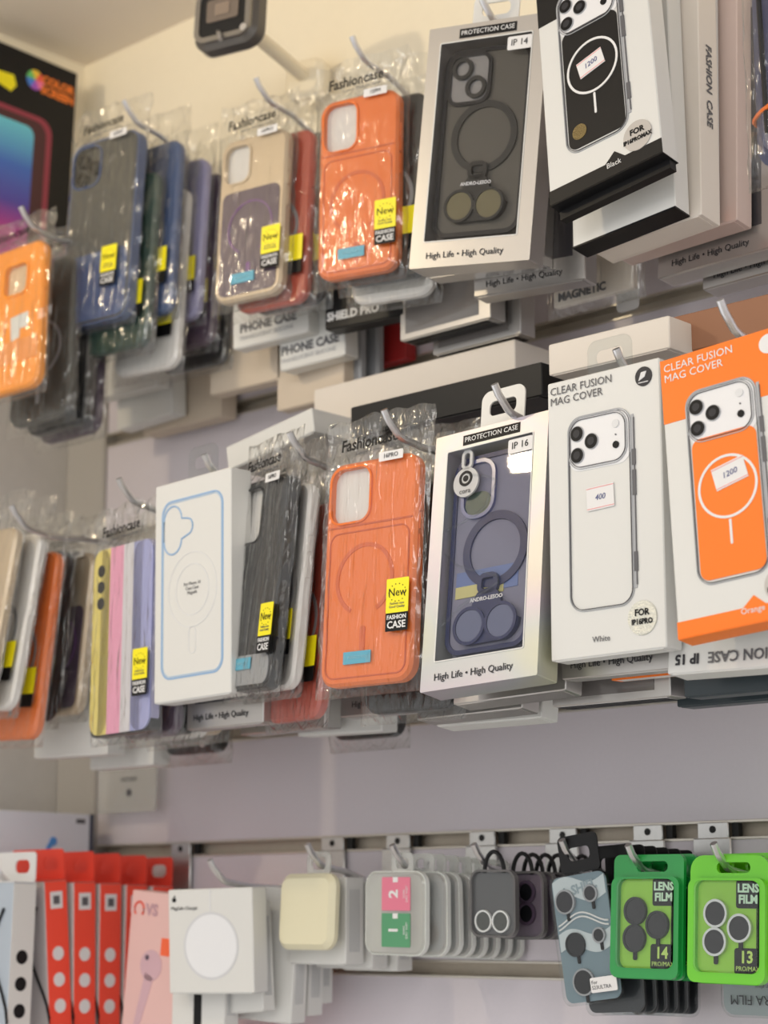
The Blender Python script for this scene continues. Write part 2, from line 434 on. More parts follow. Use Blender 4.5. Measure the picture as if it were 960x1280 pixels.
def mag_ring(t, body, mat, cx=0, cz=-.006, r=.0265, lw=.0032, bar=True, gap=True, y=-.0005):
    mb = MB()
    if gap:
        pts = []; a0 = math.radians(-62); a1 = math.radians(242)
        out = [(cx + r * math.cos(a0 + (a1 - a0) * k / 40), cz + r * math.sin(a0 + (a1 - a0) * k / 40)) for k in range(41)]
        inn = [(cx + (r - lw) * math.cos(a0 + (a1 - a0) * k / 40), cz + (r - lw) * math.sin(a0 + (a1 - a0) * k / 40)) for k in range(41)]
        for k in range(40):
            mb.poly([out[k], out[k + 1], inn[k + 1], inn[k]], y, .0008)
    else: mb.annulus(r, r - lw, y, .0008, cx, cz, 48)
    t.part('magnet_ring', mb, mat, body)
    if bar: t.part('magnet_bar', MB().rplate(.0045, .018, .0022, y, .0008, cx, cz - r - .016), mat, body)

# ---- front pieces
def bagged_case(style, label, w, h, hx=0, seed=1, d=.0105, sticker=None, head=.034, tape=True, name='bagged_phone_case'):
    t = Thing(name, label, 'phone case', h, 'phone cases in cellophane bags')
    if style == 'orange_leather':
        body = add_case(t, w, h, d, CASEM['orange'], (-w / 2 + .005, -.001, h / 2 - .043, h / 2 - .0045, .009))
        seam = M('orange_seam', (196, 84, 26), .5)
        zt = h / 2 - .050
        st = MB().rring(w - .010, h / 2 + zt - .005, .008, .0009, -.0006, .0006, 0, (zt - h / 2 + .005) / 2)
        t.part('raised_seam', st, seam, body)
        t.part('upper_seam', MB().rplate(w - .006, .0012, .0005, -.0006, .0006, 0, zt + .004), seam, body)
        mag_ring(t, body, M('embossed_orange', (206, 92, 34), .5), 0 if w < .075 else -.003, -.006 if w > .075 else -.014, .0255, .0028)
    elif style == 'titan_plum':
        body = add_case(t, w, h, d, CASEM['titan'], (-w / 2 + .006, -.003, h / 2 - .040, h / 2 - .007, .008))
        t.part('plum_panel', MB().rplate(w - .010, h * .63, .007, -.0006, .001, 0, -h / 2 + .005 + h * .315), CASEM['purple'], body)
        mag_ring(t, body, M('violet_ring', (112, 72, 130), .4), .001, -.010, .0235, .0016, y=-.0011)
    elif style == 'blue_smoke':
        body = add_case(t, w, h, d, CASEM['smoke'], (-w / 2 + .004, -w / 2 + .038, h / 2 - .042, h / 2 - .005, .010), CASEM['smoke'], CASEM['blue'], CASEM['blue'])
        t.part('side_frame', MB().rring(w + .0012, h + .0012, .013, .0028, .0012, d, 0, 0), CASEM['blue'], body)
        t.part('lower_band', MB().rplate(w - .005, h * .36, .009, -.0004, .001, 0, -h / 2 + .0025 + h * .18), CASEM['blue'], body)
        cx, cz = -w / 2 + .021, h / 2 - .0235
        for dx, dz in ((-.008, .008), (-.008, -.009), (.008, -.001)):
            t.part('camera_lens', MB().annulus(.0068, .0052, -.001, .0042, cx + dx, cz + dz), CASEM['black'], body)
    elif style == 'black_clear':
        body = add_case(t, w, h, d, M('dark_smoke_case', (30, 31, 33), .3, spec=.3), (-w / 2 + .005, .0, h / 2 - .046, h / 2 - .006, .008))
        t.part('side_frame', MB().rring(w + .0012, h + .0012, .013, .0035, .0012, d, 0, 0), CASEM['black'], body)
        for k, (x, ww) in enumerate(((-.022, .007), (-.006, .009), (.012, .006))):
            t.part('dark_stripe', MB().rplate(ww, h * .48, .003, -.0004, .0006, x, -h * .16), CASEM['black'], body)
        t.part('bottom_plate', MB().rplate(w - .006, h * .14, .008, -.0005, .001, 0, -h / 2 + .003 + h * .07), CASEM['grey'], body)
    elif style == 'pastel':
        body = add_case(t, w, h, d, CASEM['lav'])
        cols = ((220, 204, 112), (226, 156, 186), (206, 204, 210), (156, 160, 206))
        e = [-w / 2, -.017, .001, .0145, w / 2]
        for k, c in enumerate(cols):
            x0, x1 = e[k], e[k + 1]
            s = MB()
            if k == 0: s.rplate(x1 - x0, h - .002, .011, -.0005, .001, (x0 + x1) / 2, 0); s.box(x1 - .012, x1, -.0005, .001, -h / 2 + .001, h / 2 - .001)
            elif k == 3: s.rplate(x1 - x0, h - .002, .011, -.0005, .001, (x0 + x1) / 2, 0); s.box(x0, x0 + .012, -.0005, .001, -h / 2 + .001, h / 2 - .001)
            else: s.box(x0, x1, -.0005, .001, -h / 2 + .001, h / 2 - .001)
            t.part('colour_stripe', s, M('pastel_%d' % k, c, .4, coat=.2), body)
        for k in range(3):
            t.part('camera_hole', MB().disc(.0048, -.0009, 0, -w / 2 + .011, h / 2 - .018 - .013 * k, 18), BLK, body)
        t.part('bottom_edge', MB().rplate(w + .001, .012, .006, .001, d, 0, -h / 2 + .0055), CASEM['black'], body)
    elif style == 'amber':
        body = add_case(t, w, h, d, CASEM['amber'], (-.006, .022, h / 2 - .046, h / 2 - .018, .006), M('tan_insert', (214, 190, 158), .5))
        t.part('emblem', MB().poly([(.004, .000), (.026, .002), (.026, -.012), (.016, -.012), (.016, -.020), (.006, -.022)], -.0006, .0002), WHITE, body)
        t.part('frosted_band', MB().rplate(w - .004, .020, .002, -.0005, .0005, 0, -.032), M('frosted_orange', (232, 150, 76), .5), body)
    if tape:
        x = -.006 if w > .075 else -.004
        t.part('tape_label', MB().rplate(.024, .0085, .0005, -.0016, -.0012, x, -h / 2 + .0185), BLUETAPE)
        t.text('PERFECT FIT', .0028, M('tape_text', (150, 200, 214), .5), x, -h / 2 + .0185, -.0018)
    add_bag(t, w, h, d, head, seed, hx=hx)
    if style not in ('amber', 'pastel'):
        lb = t.part('size_label', MB().rplate(.021, .0065, .0006, -.0040, -.0036, w * .24, h / 2 - .0015), TAG)
        t.text('16PRO' if seed % 2 else '15PM', .0045, LENSGR, w * .24, h / 2 - .0015, -.0043, lb)
    if sticker: add_sticker(t, *sticker)
    return t

PROTO = {}
def plain_bagged(color, label, w=.074, h=.150, d=.0095, bag=True, stick=True):
    """one of the cases further back on a peg: shell with camera opening, bag, sticker; copies share meshes"""
    k = (color, w, h, bag, stick)
    if k not in PROTO:
        t = Thing('bagged_phone_case', label, 'phone case', h, 'phone cases in cellophane bags')
        body = add_case(t, w, h, d, CASEM[color], (-w / 2 + .006, -.001, h / 2 - .041, h / 2 - .006, .008))
        mag_ring(t, body, CASEM['grey'] if color != 'grey' else CASEM['black'], 0, -.008)
        if bag: add_bag(t, w, h, d, .032, sum(map(ord, color)) % 7 + 2, nx=14, nz=26, text=False)
        if stick:
            y = -.0040
            st = t.part('sale_sticker', MB().rplate(.017, .022, .0008, y, y + .0003, .026, -h * .20), YEL)
            t.part('sticker_base', MB().rplate(.017, .011, .0008, y, y + .0003, .026, -h * .20 - .0165), BLK, st)
        PROTO[k] = t; return t.root
    r = copy_tree(PROTO[k].root); r['label'] = label
    return r

# ------------------------------------------------------------------ builders: cartons
def carton(t, w, h, d, mat, b=.0007, name='carton', seam=True):
    o = t.part(name, MB().rplate(w, h, .0012, 0, d, 0, 0, b, 2), mat)
    if seam:                                                               # tuck flap on the underside
        t.part('tuck_flap', MB().box(-w / 2 + .003, w / 2 - .003, .001, d * .8, -h / 2 - .0005, -h / 2), mat, o)
    return o

def tab(t, h, w=.034, mat=None, y=.004, hh=.026, x=0):
    """hang tab with a slot standing on the top edge"""
    o = rr(w, hh + .006, .007, 6, x, h / 2 + hh / 2 - .003); i = rr(w * .62, hh * .38, .004, 6, x, h / 2 + hh * .52)
    return t.part('hang_tab', MB().holed(o, i, y, y + .0012), mat or WHITE)

def price_tag(t, x, z, rot, body, w=.021, h=.015, ink=BLUEINK):
    c, s = math.cos(math.radians(rot)), math.sin(math.radians(rot))
    q = [(-w / 2, -h / 2), (w / 2, -h / 2), (w / 2, h / 2), (-w / 2, h / 2)]
    g = t.part('price_tag', MB().poly([(x + a * c - b * s, z + a * s + b * c) for a, b in q], -.0010, -.0006), TAG)
    for e in (-.43, .43):
        l = [(-w / 2, h * e - .0002), (w / 2, h * e - .0002), (w / 2, h * e + .0002), (-w / 2, h * e + .0002)]
        t.part('printed_line', MB().poly([(x + a * c - b * s, z + a * s + b * c) for a, b in l], -.0012, -.0009), REDLINE, g)
    t.text(body, .0052, ink, x, z, -.0012, g, rot=rot, shear=.2)
    return g

def cover_box(label, kind, scale=1):
    """tall printed carton with a drawing of a clear case (86 x 179 mm)"""
    W, H, D = .086, .179, .0165
    t = Thing('printed_case_box', label, 'box', H, 'printed case boxes')
    body = carton(t, W, H, D, WHITE, seam=(kind == 'white'))
    ac = {'orange': ORPRINT, 'black': BLKCARD, 'white': None}[kind]
    e = .0003
    if ac:
        t.part('top_band', MB().box(-W / 2 + .0002, W / 2 - .0002, -e, .0002, .047, H / 2 - .0003), ac, body)
        z = -.0795
        t.part('bottom_band', MB().poly([(-W / 2, -H / 2), (W / 2, -H / 2), (W / 2, z), (.016, z), (.0085, z + .0065), (.001, z), (-W / 2, z)], -e, .0002), ac, body)
        fl = MB().box(-W / 2, W / 2, 0, D, -H / 2 - .0006, -H / 2)
        if kind == 'black':
            fl.box(-W / 2 + .001, W / 2 - .001, .0085, .0150, -H / 2 - .007, -H / 2 - .0005)
        t.part('bottom_flap', fl, ac, body)
        t.text(kind.capitalize(), .0052, WINK, .0075, z - .0022, -.0006, body)
    tc = WINK if ac else INK
    if kind != 'black' or True:
        t.text('CLEAR FUSION\nMAG COVER', .0072, tc, -.0405, .0795, -.0006, body, align='LEFT')
    ic = t.part('round_icon', MB().disc(.0062, -.0006, 0, .0315, .0795), LENSGR if kind == 'white' else WINK, body)
    if kind == 'white':
        t.part('icon_phone', MB().poly([(.0295 + a, .0795 + b) for a, b in ((-.0015, -.0025), (.0030, -.0005), (.0045, .0030), (.0005, .0028))], -.0009, -.0005), PALE, ic)
        t.part('icon_hand', MB().box(.0278, .0350, -.0009, -.0005, .0755, .0760), PALE, ic)
    # clear case drawing
    cx, cz, w, h = -.003, .001, .0485, .1245
    if ac:
        t.part('phone_back_print', MB().rplate(w - .005, h * .72, .006, -.0005, 0, cx, cz - h / 2 + .003 + h * .36), ac, body)
    t.part('case_top_print', MB().rplate(w - .001, .035, .009, -.0004, 0, cx, cz + h / 2 - .018), M('print_glassy', (228, 228, 230), .4), body)
    t.part('outline_outer', MB().rring(w, h, .0105, .0005, -.0008, 0, cx, cz, 8), LINE if kind != 'black' else LINE, body)
    t.part('outline_inner', MB().rring(w - .0022, h - .0022, .0095, .0003, -.0009, 0, cx, cz, 8), INK, body)
    sd = MB().box(cx + w / 2, cx + w / 2 + .0020, -.0005, 0, cz - h / 2 + .010, cz + h / 2 - .006)
    t.part('side_print', sd, LINE, body)
    ed = MB()
    ed.box(cx + w / 2 + .0018, cx + w / 2 + .0024, -.0008, 0, cz - h / 2 + .012, cz + h / 2 - .008)
    for z, l in ((.030, .010), (.014, .016), (-.035, .012)): ed.box(cx + w / 2 + .0005, cx + w / 2 + .0030, -.0009, 0, z - l / 2, z + l / 2)
    t.part('side_edge_print', ed, INK, body)
    iz = .0455
    t.part('camera_island', MB().rring(.0425, .031, .009, .0004, -.0011, 0, cx - .001, iz, 8), INK, body)
    t.part('camera_island_line', MB().rring(.0452, .0337, .0105, .0005, -.0010, 0, cx - .001, iz, 8), LINE, body)
    for x, z in ((-.0195, .0520), (-.0085, .0455), (-.0195, .0380)):
        ln = t.part('lens_print', MB().disc(.0052, -.0011, 0, x, z), LINE, body)
        t.part('lens_glass', MB().disc(.0047, -.0014, -.0009, x, z), LENSBLK, ln)
        t.part('lens_core', MB().disc(.0026, -.0016, -.0012, x, z, 18), LENSGR, ln)
    t.part('sensor_print', MB().disc(.0023, -.0012, 0, .0100, .0400, 16), LENSBLK, body)
    t.part('flash_print', MB().disc(.0026, -.0012, 0, .0100, .0535, 16), PALE, body)
    t.part('mic_print', MB().disc(.0005, -.0012, 0, .0100, .0465, 8), INK, body)
    if ac:
        t.part('ring_print', MB().annulus(.0200, .0184, -.0009, 0, cx + .0005, -.0030, 40), WINK, body)
        t.part('bar_print', MB().rplate(.0016, .0155, .0007, -.0009, 0, cx + .0005, -.0315), WINK, body)
    if kind == 'orange': price_tag(t, -.0005, .0045, 12, '1200', .022, .0145)
    if kind == 'black': price_tag(t, -.0035, -.001, 12, '1200', .020, .0125)
    if kind == 'white':
        price_tag(t, -.0025, .0088, 2, '400', .0205, .0150)
        t.text('White', .0052, INK, -.0040, -.0795, -.0006, body)
    hs = t.part('round_sticker', MB().disc(.0105, -.0008, 0, .0265, -.0700), HOLOST if kind == 'white' else M('grey_sticker', (188, 184, 180), .4, .2))
    t.text('FOR', .0056, BLK, .0265, -.0668, -.0010, hs, bold=.0002)
    t.text('IP16PROMAX' if kind == 'black' else '17PROMAX' if kind == 'orange' else 'IP16PRO', .0040 if kind != 'white' else .0046, BLK, .0265, -.0724, -.0010, hs, bold=.0002, sx=.9)
    if kind == 'black':
        t.part('gold_spot', MB().disc(.0055, -.0009, 0, -.0160, -.0470), M('gold_glitter', (120, 106, 70), .35, .6, bump=.6, bscale=900, var=.3), body)
    return t

def charm(t, x, z, mat, s=1, y0=.0, lens=None):
    """two-lens key charm with a loop on top"""
    pts = []
    for a in range(0, 360, 15):
        r = math.radians(a); cx = .0115 if math.cos(r) > 0 else -.0115
        if math.sin(r) > .25: cx *= .25
        pts.append((x + s * (cx + .0125 * math.cos(r) * (.75 if math.sin(r) > .25 else 1)), z + s * ((.0125 if math.sin(r) <= .25 else .021) * math.sin(r))))
    c = t.part('two_lens_charm', MB().poly(pts, y0, y0 + .003), mat)
    for sx in (-1, 1):
        t.part('charm_rim', MB().annulus(.0118 * s, .0098 * s, y0 - .0012, y0, x + sx * .0115 * s, z - .001 * s), mat, c)
        t.part('charm_lens', MB().disc(.0098 * s, y0 - .0006, y0, x + sx * .0115 * s, z - .001 * s), lens or CASEM['grey'], c)
    t.part('charm_loop', MB().rring(.015 * s, .013 * s, .005 * s, .003 * s, y0, y0 + .003, x, z + .024 * s), mat, c)
    t.text('ANDRO-LESOO', .0034 * s, WINK, x, z + .0145 * s, y0 - .0003, c, bold=.0001)
    return c

def window_box(label, kind):
    """foil carton with a film window, a case with a dark ring and a charm behind it"""
    W, H, D = (.098, .182, .021) if kind == '14' else (.0934, .1778, .021)
    t = Thing('window_case_box', label, 'box', H, 'foil window boxes')
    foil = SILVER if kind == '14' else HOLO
    wl, wr, wt, wb = (W / 2 - .011, W / 2 - .012, H / 2 - .013, H / 2 - .0195)
    cx, cz, ww, wh = (wr - wl) / 2, (wt - wb) / 2, wl + wr, wt + wb
    n = 3
    mb = MB(); o = rr(W, H, .0010, n); i = rr(ww, wh, .0012, n, cx, cz)
    R = [mb.ring([(x, y, z) for x, z in p]) for p, y in ((i, D - .002), (i, 0), (o, 0), (o, D))]
    for a, c in zip(R, R[1:]): mb.bridge(a, c)
    mb.f.append(tuple(R[-1]))
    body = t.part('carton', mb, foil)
    t.part('window_bevel', MB().rring(ww + .0016, wh + .0016, .0015, .0008, -.0004, .0002, cx, cz, 3), WHITE, body)
    tray = M('tray_14', (130, 122, 112), .5) if kind == '14' else M('tray_16', (150, 150, 164), .5)
    t.part('tray', MB().box(cx - ww / 2, cx + ww / 2, D - .0035, D - .0025, cz - wh / 2, cz + wh / 2), tray, body)
    # case inside
    cw, ch = ww - .004, wh - .008
    cm = M('smoky_frosted_14', (86, 83, 76), .4, spec=.3) if kind == '14' else M('frosted_lavender_16', (128, 128, 146), .6, spec=.2)
    ring_m = M('ring_14', (46, 46, 44), .4, spec=.3) if kind == '14' else CASEM['navy']
    fr = CASEM['black'] if kind == '14' else CASEM['navy']
    y = .0075
    pc = t.part('phone_case', MB().rplate(cw, ch, .011, y, D - .004, cx, cz, .002), cm)
    t.part('case_rim', MB().rring(cw, ch, .012, .0032, y - .0012, y + .003, cx, cz), fr, pc)
    if kind == '14':
        ix, iz = cx - cw / 2 + .021, cz + ch / 2 - .023
        t.part('camera_frame', MB().rring(.036, .040, .010, .0028, y - .0022, y, ix, iz), fr, pc)
        t.part('camera_plate', MB().rplate(.031, .035, .008, y - .001, y, ix, iz), M('cam_plate', (150, 150, 150), .2, .5), pc)
        for dx, dz in ((-.006, .008), (.006, -.007)):
            t.part('camera_ring', MB().annulus(.0085, .0055, y - .003, y, ix + dx, iz + dz), ring_m, pc)
        t.part('magnet_ring', MB().annulus(.0270, .0220, y - .0014, y, cx + .001, cz + .003, 44), ring_m, pc)
        ch_ = charm(t, cx - .001, cz - .048, M('charm_14', (40, 40, 38), .35, spec=.3), 1.05, .004, M('charm_lens_14', (120, 114, 88), .15, .3))
    else:
        ix, iz = cx - cw / 2 + .021, cz + ch / 2 - .024
        t.part('camera_frame', MB().rring(.028, .042, .012, .0026, y - .0022, y, ix, iz), M('blue_clear', (96, 102, 146), .2), pc)
        t.part('camera_plate', MB().rplate(.022, .018, .009, y - .001, y, ix, iz - .011), CASEM['green'], pc)
        t.part('magnet_ring', MB().annulus(.0262, .0205, y - .0014, y, cx + .004, cz + .0, 44), ring_m, pc)
        t.part('blue_insert', MB().box(cx - cw / 2 + .006, cx + cw / 2 - .01, y - .0004, y, cz - .028, cz - .012), M('blue_insert', (86, 108, 160), .4), pc)
        t.part('yellow_insert', MB().box(cx - cw / 2 + .006, cx + .012, y - .0006, y, cz - .030, cz - .022), M('yellow_insert', (190, 184, 120), .4), pc)
        charm(t, cx + .001, cz - .050, CASEM['navy'], 1.1, .004, M('charm_lens_16', (104, 108, 132), .15, .3))
        dsc = t.part('round_charm', MB().disc(.0105, .0030, .0045, cx - .021, cz + .050), WHITE)
        t.part('charm_target', MB().annulus(.0055, .0036, .0026, .0032, cx - .021, cz + .0525), BLK, dsc)
        t.part('charm_dot', MB().disc(.0022, .0026, .0032, cx - .021, cz + .0525, 16), BLK, dsc)
        t.text('cora', .0052, INK, cx - .021, cz + .0435, .0025, dsc)
        t.part('charm_strap', MB().rring(.009, .014, .004, .0022, .003, .0045, cx - .021, cz + .066), WHITE, dsc)
        wav = [(cx - .02 + .026 * math.sin(k * .42) + .006 * math.sin(k * 1.1), .003, cz + .055 - k * .0042) for k in range(26)]
        t.part('clear_cord', MB().tube(wav, .0009, 6), BLISTER)
    t.part('window_film', MB().box(cx - ww / 2, cx + ww / 2, .0004, .0008, cz - wh / 2, cz + wh / 2), FILM, body)
    bt = t.part('title_bar', MB().box(-.023, .024, -.0004, 0, H / 2 - .0105, H / 2 - .0035), BLK, body)
    t.text('PROTECTION CASE', .0050, WINK, .0005, H / 2 - .007, -.0006, bt)
    lb = t.part('model_label', MB().rplate(.0195, .0100, .0012, -.0006, -.0001, W / 2 - .0215, H / 2 - .0200), TAG)
    t.text('IP ' + kind, .0068, BLK, W / 2 - .0215, H / 2 - .0200, -.0009, lb)
    t.text('High Life \u2022 High Quality', .0066, LENSGR, -.004, -H / 2 + .0085, -.0004, body)
    return t

def line_box(label):
    W, H, D = .0892, .1668, .020
    t = Thing('printed_case_box', label, 'box', H, 'printed case boxes')
    body = carton(t, W, H, D, WHITE)
    t.part('phone_outline', MB().rring(.0725, .136, .011, .0013, -.0004, 0, 0, .001, 8), LIGHTBLUE, body)
    t.part('phone_outline_inner', MB().rring(.0690, .1325, .0095, .0007, -.0004, 0, 0, .001, 8), M('paler_blue_print', (176, 198, 220), .45), body)
    # camera cut-out outline: pill with a bump
    out = []
    for k in range(13): a = math.radians(0 + 180 * k / 12); out.append((-.0230 + .0105 * math.cos(a), .054 + .0105 * math.sin(a)))
    for k in range(13): a = math.radians(180 + 180 * k / 12); out.append((-.0230 + .0105 * math.cos(a), .038 + .0105 * math.sin(a)))
    for k in range(9): a = math.radians(-80 + 160 * k / 8); out.append((-.0055 + .0062 * math.cos(a), .0465 + .0062 * math.sin(a)))
    mb = MB(); mb.tube([(x, -.0001, z) for x, z in out], .0007, 6, True)
    t.part('camera_outline', mb, LIGHTBLUE, body)
    t.part('ring_outline', MB().annulus(.0285, .0279, -.0003, 0, .0005, -.002, 44), PALE, body)
    t.part('ring_inner_outline', MB().annulus(.0195, .0189, -.0003, 0, .0005, -.002, 40), PALE, body)
    t.part('pill_outline', MB().rring(.0085, .0205, .0042, .0006, -.0003, 0, .0005, -.040), PALE, body)
    t.text('For Phone 16\nCase Case\nMagsafe', .0036, INK, .0005, -.001, -.0004, body)
    tab(t, H, y=D * .5, mat=BLISTER)
    return t

BOXP = {}
def stock_box(style, label, w=.090, h=.175, d=.017):
    """cartons further back on the pegs, of which mostly bottoms and sides show; copies share meshes"""
    k = (style, w, h, d)
    if k in BOXP:
        r = copy_tree(BOXP[k].root); r['label'] = label; return r
    t = Thing('case_carton', label, 'box', h, 'case cartons further back on the pegs')
    mat = {'white': WHITE, 'ivory': IVORY, 'beige': BEIGE, 'silver': SILVER, 'silver_window': SILVER, 'black': BLKCARD, 'phone_case': WHITE,
           'orange': WHITE, 'blackflap': WHITE, 'pink': M('pinkish_card', (206, 186, 178), .5), 'red': M('red_card', (170, 40, 40), .45),
           'blackpro': BLKCARD, 'brown': M('brown_card', (150, 104, 76), .6), 'darkteal': M('dark_teal_card', (44, 56, 62), .35), 'fashion': IVORY}[style]
    body = carton(t, w, h, d, mat)
    if style == 'silver':
        t.text('High Life \u2022 High Quality', .0066, LENSGR, -.004, -h / 2 + .0085, -.0004, body)
        t.part('window_pane', MB().box(-w / 2 + .010, w / 2 - .010, -.0003, .0004, -h / 2 + .019, h / 2 - .015), M('dark_window', (64, 62, 66), .12, coat=.5), body)
    if style == 'silver_window':
        t.part('window_pane', MB().box(-w / 2 + .006, w / 2 - .012, -.0003, .0004, -h / 2 + .005, h / 2 - .015), M('grey_window', (112, 108, 106), .12, coat=.5), body)
        for y in (.26, .74):
            t.part('underside_panel', MB().box(-w / 2 + .004, w / 2 - .006, d * (y - .19), d * (y + .19), -h / 2 - .0009, -h / 2 - .0003), BLKCARD, body)
    if style == 'phone_case':
        t.text('PHONE CASE', .0105, INK, -.002, -h / 2 + .016, -.0004, body, bold=.0004)
        t.text('TRANSLUCENT SILICONE', .0052, LINE, -.004, -h / 2 + .0075, -.0004, body)
    if style == 'blackpro':
        t.text('SHIELD PRO', .0095, WINK, -.016, -h / 2 + .010, -.0004, body, bold=.0004)
        t.part('printed_frame', MB().rring(.024, .009, .0006, .0005, -.0004, 0, w / 2 - .016, -h / 2 + .011), INK, body)
    if style == 'orange':
        t.part('top_band', MB().box(-w / 2, w / 2 + .0003, -.0003, d * .9, h / 2 - .040, h / 2 + .0003), ORPRINT, body)
        t.part('bottom_band', MB().box(-w / 2, w / 2 + .0003, -.0003, d * .9, -h / 2 - .0004, -h / 2 + .010), ORPRINT, body)
    if style == 'blackflap':
        t.part('bottom_flap', MB().box(-w / 2, w / 2, -.0004, d, -h / 2 - .0008, -h / 2 + .0005), BLKCARD, body)
    if style == 'fashion':
        t.text('FASHION  CASE', .0090, INK, w / 2 + .0005, -h * .05, d * .5, body, rot=-90, bold=.0002, sx=1, side='R')
    BOXP[k] = t
    return t.root

# ------------------------------------------------------------------ top row, front pieces
t = bagged_case('blue_smoke', 'slate blue framed smoky case in bag, hanging leftmost on the top row pegs', .0836, .1709, seed=3, sticker=(.020, -.038), hx=.02, tape=False)
t.pose(.1968, .17, 2.0412, 4.2, -2.4, 1.1)
t = bagged_case('titan_plum', 'titanium coloured bagged case with plum lower panel and violet ring, top row', .0704, .1436, seed=5, sticker=(.026, -.033), hx=.012)
t.pose(.3696, .15, 2.0159, 7.7, -2.75, .3)
t = bagged_case('orange_leather', 'orange leather-look bagged case on the top row, left of the IP 14 box', .0725, .1474, seed=8, sticker=(.028, -.036), hx=.006)
t.pose(.4918, .15, 2.0111, 12.4, -.1, .8)
t = window_box('silver window box marked IP 14 with smoky case and charm', '14'); tab(t, t.h, .038, y=.010)
t.pose(.6413, .18, 1.9961, 12, .1, 5.9)
t = cover_box('black and white cover box with black phone drawing, front of the top row', 'black')
set_pose(t.root, t.h, .766, .205, 2.0118, .4, -8.2, -9.4, 1.05)
t = bagged_case('amber', 'bright orange case with white emblem in bag at the left photo edge', .0817, .1349, seed=9, tape=False, head=.03)
t.pose(.138, .22, 1.9600, 6, -4, -3)

# ------------------------------------------------------------------ middle row, front pieces
t = bagged_case('pastel', 'pastel case striped yellow, pink, grey and lilac in cellophane bag', .0800, .1487, seed=11, sticker=(.031, -.030), tape=False)
t.pose(.3165, .23, 1.6641, -4.6, -.6, -.8)
t = line_box('white box printed with a blue phone outline and rings, middle row')
t.pose(.4093, .24, 1.6925, -2.3, .3, -1)
t = bagged_case('black_clear', 'black framed smoky case in bag between the white outline box and orange case', .0725, .1549, seed=13, sticker=(.030, -.036), hx=.02)
t.pose(.4725, .235, 1.6885, -15, -4.7, 2)
t = bagged_case('orange_leather', 'orange leather-look bagged case on the middle row, left of the IP 16 box', .0804, .1575, seed=17, sticker=(.0295, -.028), hx=.01)
t.pose(.5905, .24, 1.6836, 4.2, -3.8, -.4)
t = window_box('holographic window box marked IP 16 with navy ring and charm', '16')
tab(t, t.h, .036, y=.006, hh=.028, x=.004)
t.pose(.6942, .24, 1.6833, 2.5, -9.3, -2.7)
t = cover_box('plain white clear cover box with phone drawing and small price tag', 'white'); tab(t, t.h, .034, BLISTER, .008, .024)
t.pose(.7913, .24, 1.6965, .9, -1.5, -.9)
t = cover_box('orange and white clear cover box with orange phone drawing at right edge', 'orange')
set_pose(t.root, t.h, .8871, .245, 1.7001, 4.5, -6.1, -5.9, .98)

# ------------------------------------------------------------------ further pieces on each peg
ORD = ['second', 'third', 'fourth', 'fifth', 'sixth', 'seventh', 'eighth', 'ninth', 'tenth', 'eleventh']
NAMES = {'orange': 'orange', 'black': 'black', 'smoke': 'smoky grey', 'blue': 'slate blue', 'green': 'dark green', 'red': 'brick red', 'white': 'white', 'lav': 'lavender',
         'titan': 'titanium', 'purple': 'plum', 'grey': 'grey', 'navy': 'navy'}
def behind(where, x, L, ztop, rows, step=.0135, yaw=0, tilt=0, roll=0, k0=0, stick=True):
    """cases following the front piece along a peg: rows = (colour, dx, dz, w, h, roll)"""
    for k, (c, dx, dz, w, h, ro) in enumerate(rows):
        o = plain_bagged(c, '%s bagged case, %s in line %s' % (NAMES[c], ORD[k + k0], where), w, h, stick=stick)
        set_pose(o, h, x + dx, L - step * (k + 1), ztop - h / 2 + dz, yaw, tilt, roll + ro * .5)
S, Bg = (.074, .150), (.078, .160)
behind('behind the slate blue framed case', .212, .17, 2.119, [('green', -.004, -.028, *Bg, 1), ('blue', .008, .002, *Bg, -1), ('white', .0, -.036, .078, .165, 1), ('lav', .010, -.006, *S, 0), ('purple', .010, -.016, *Bg, 1), ('black', .008, -.030, *Bg, -1)], .0155, 4.2, -2.4, 1)
behind('behind the titanium and plum case', .376, .15, 2.086, [('red', .005, .002, *S, 1), ('black', .008, .004, *S, 0)], .0155, 7.7, -2.75, 0)
behind('behind the orange case, top row', .502, .15, 2.083, [('black', .004, .0, *S, 1), ('white', -.002, -.010, *S, 0)], .0155, 12.4, 0, 1)
behind('behind the amber case at the left photo edge', .135, .205, 2.02, [('smoke', .004, .004, *S, -2), ('black', .004, .000, *S, 0), ('purple', -.004, -.002, *S, 0)], .02, 6, -4, -2, stick=False)
behind('behind the pastel striped case', .322, .225, 1.742, [('purple', .004, -.004, *S, 1), ('black', .002, -.002, *S, 0), ('white', .0, -.003, *S, -1), ('titan', .0, 0, *S, 0)], .0155, -4.6, -.6, 0)
behind('behind the black framed smoky case', .4745, .235, 1.764, [('white', .004, -.003, *S, 1), ('red', .013, -.016, .078, .158, 0), ('white', .006, 0, *S, 0), ('navy', .006, 0, *S, 0)], .0155, -15, -4.7, 1)
behind('behind the orange case, middle row', .598, .225, 1.760, [('black', .004, -.012, *Bg, 0), ('smoke', .004, .002, *S, 0), ('black', .006, -.002, *S, 1), ('titan', .0, -.002, *S, 0)], .0155, 4.2, -3.8, 0)
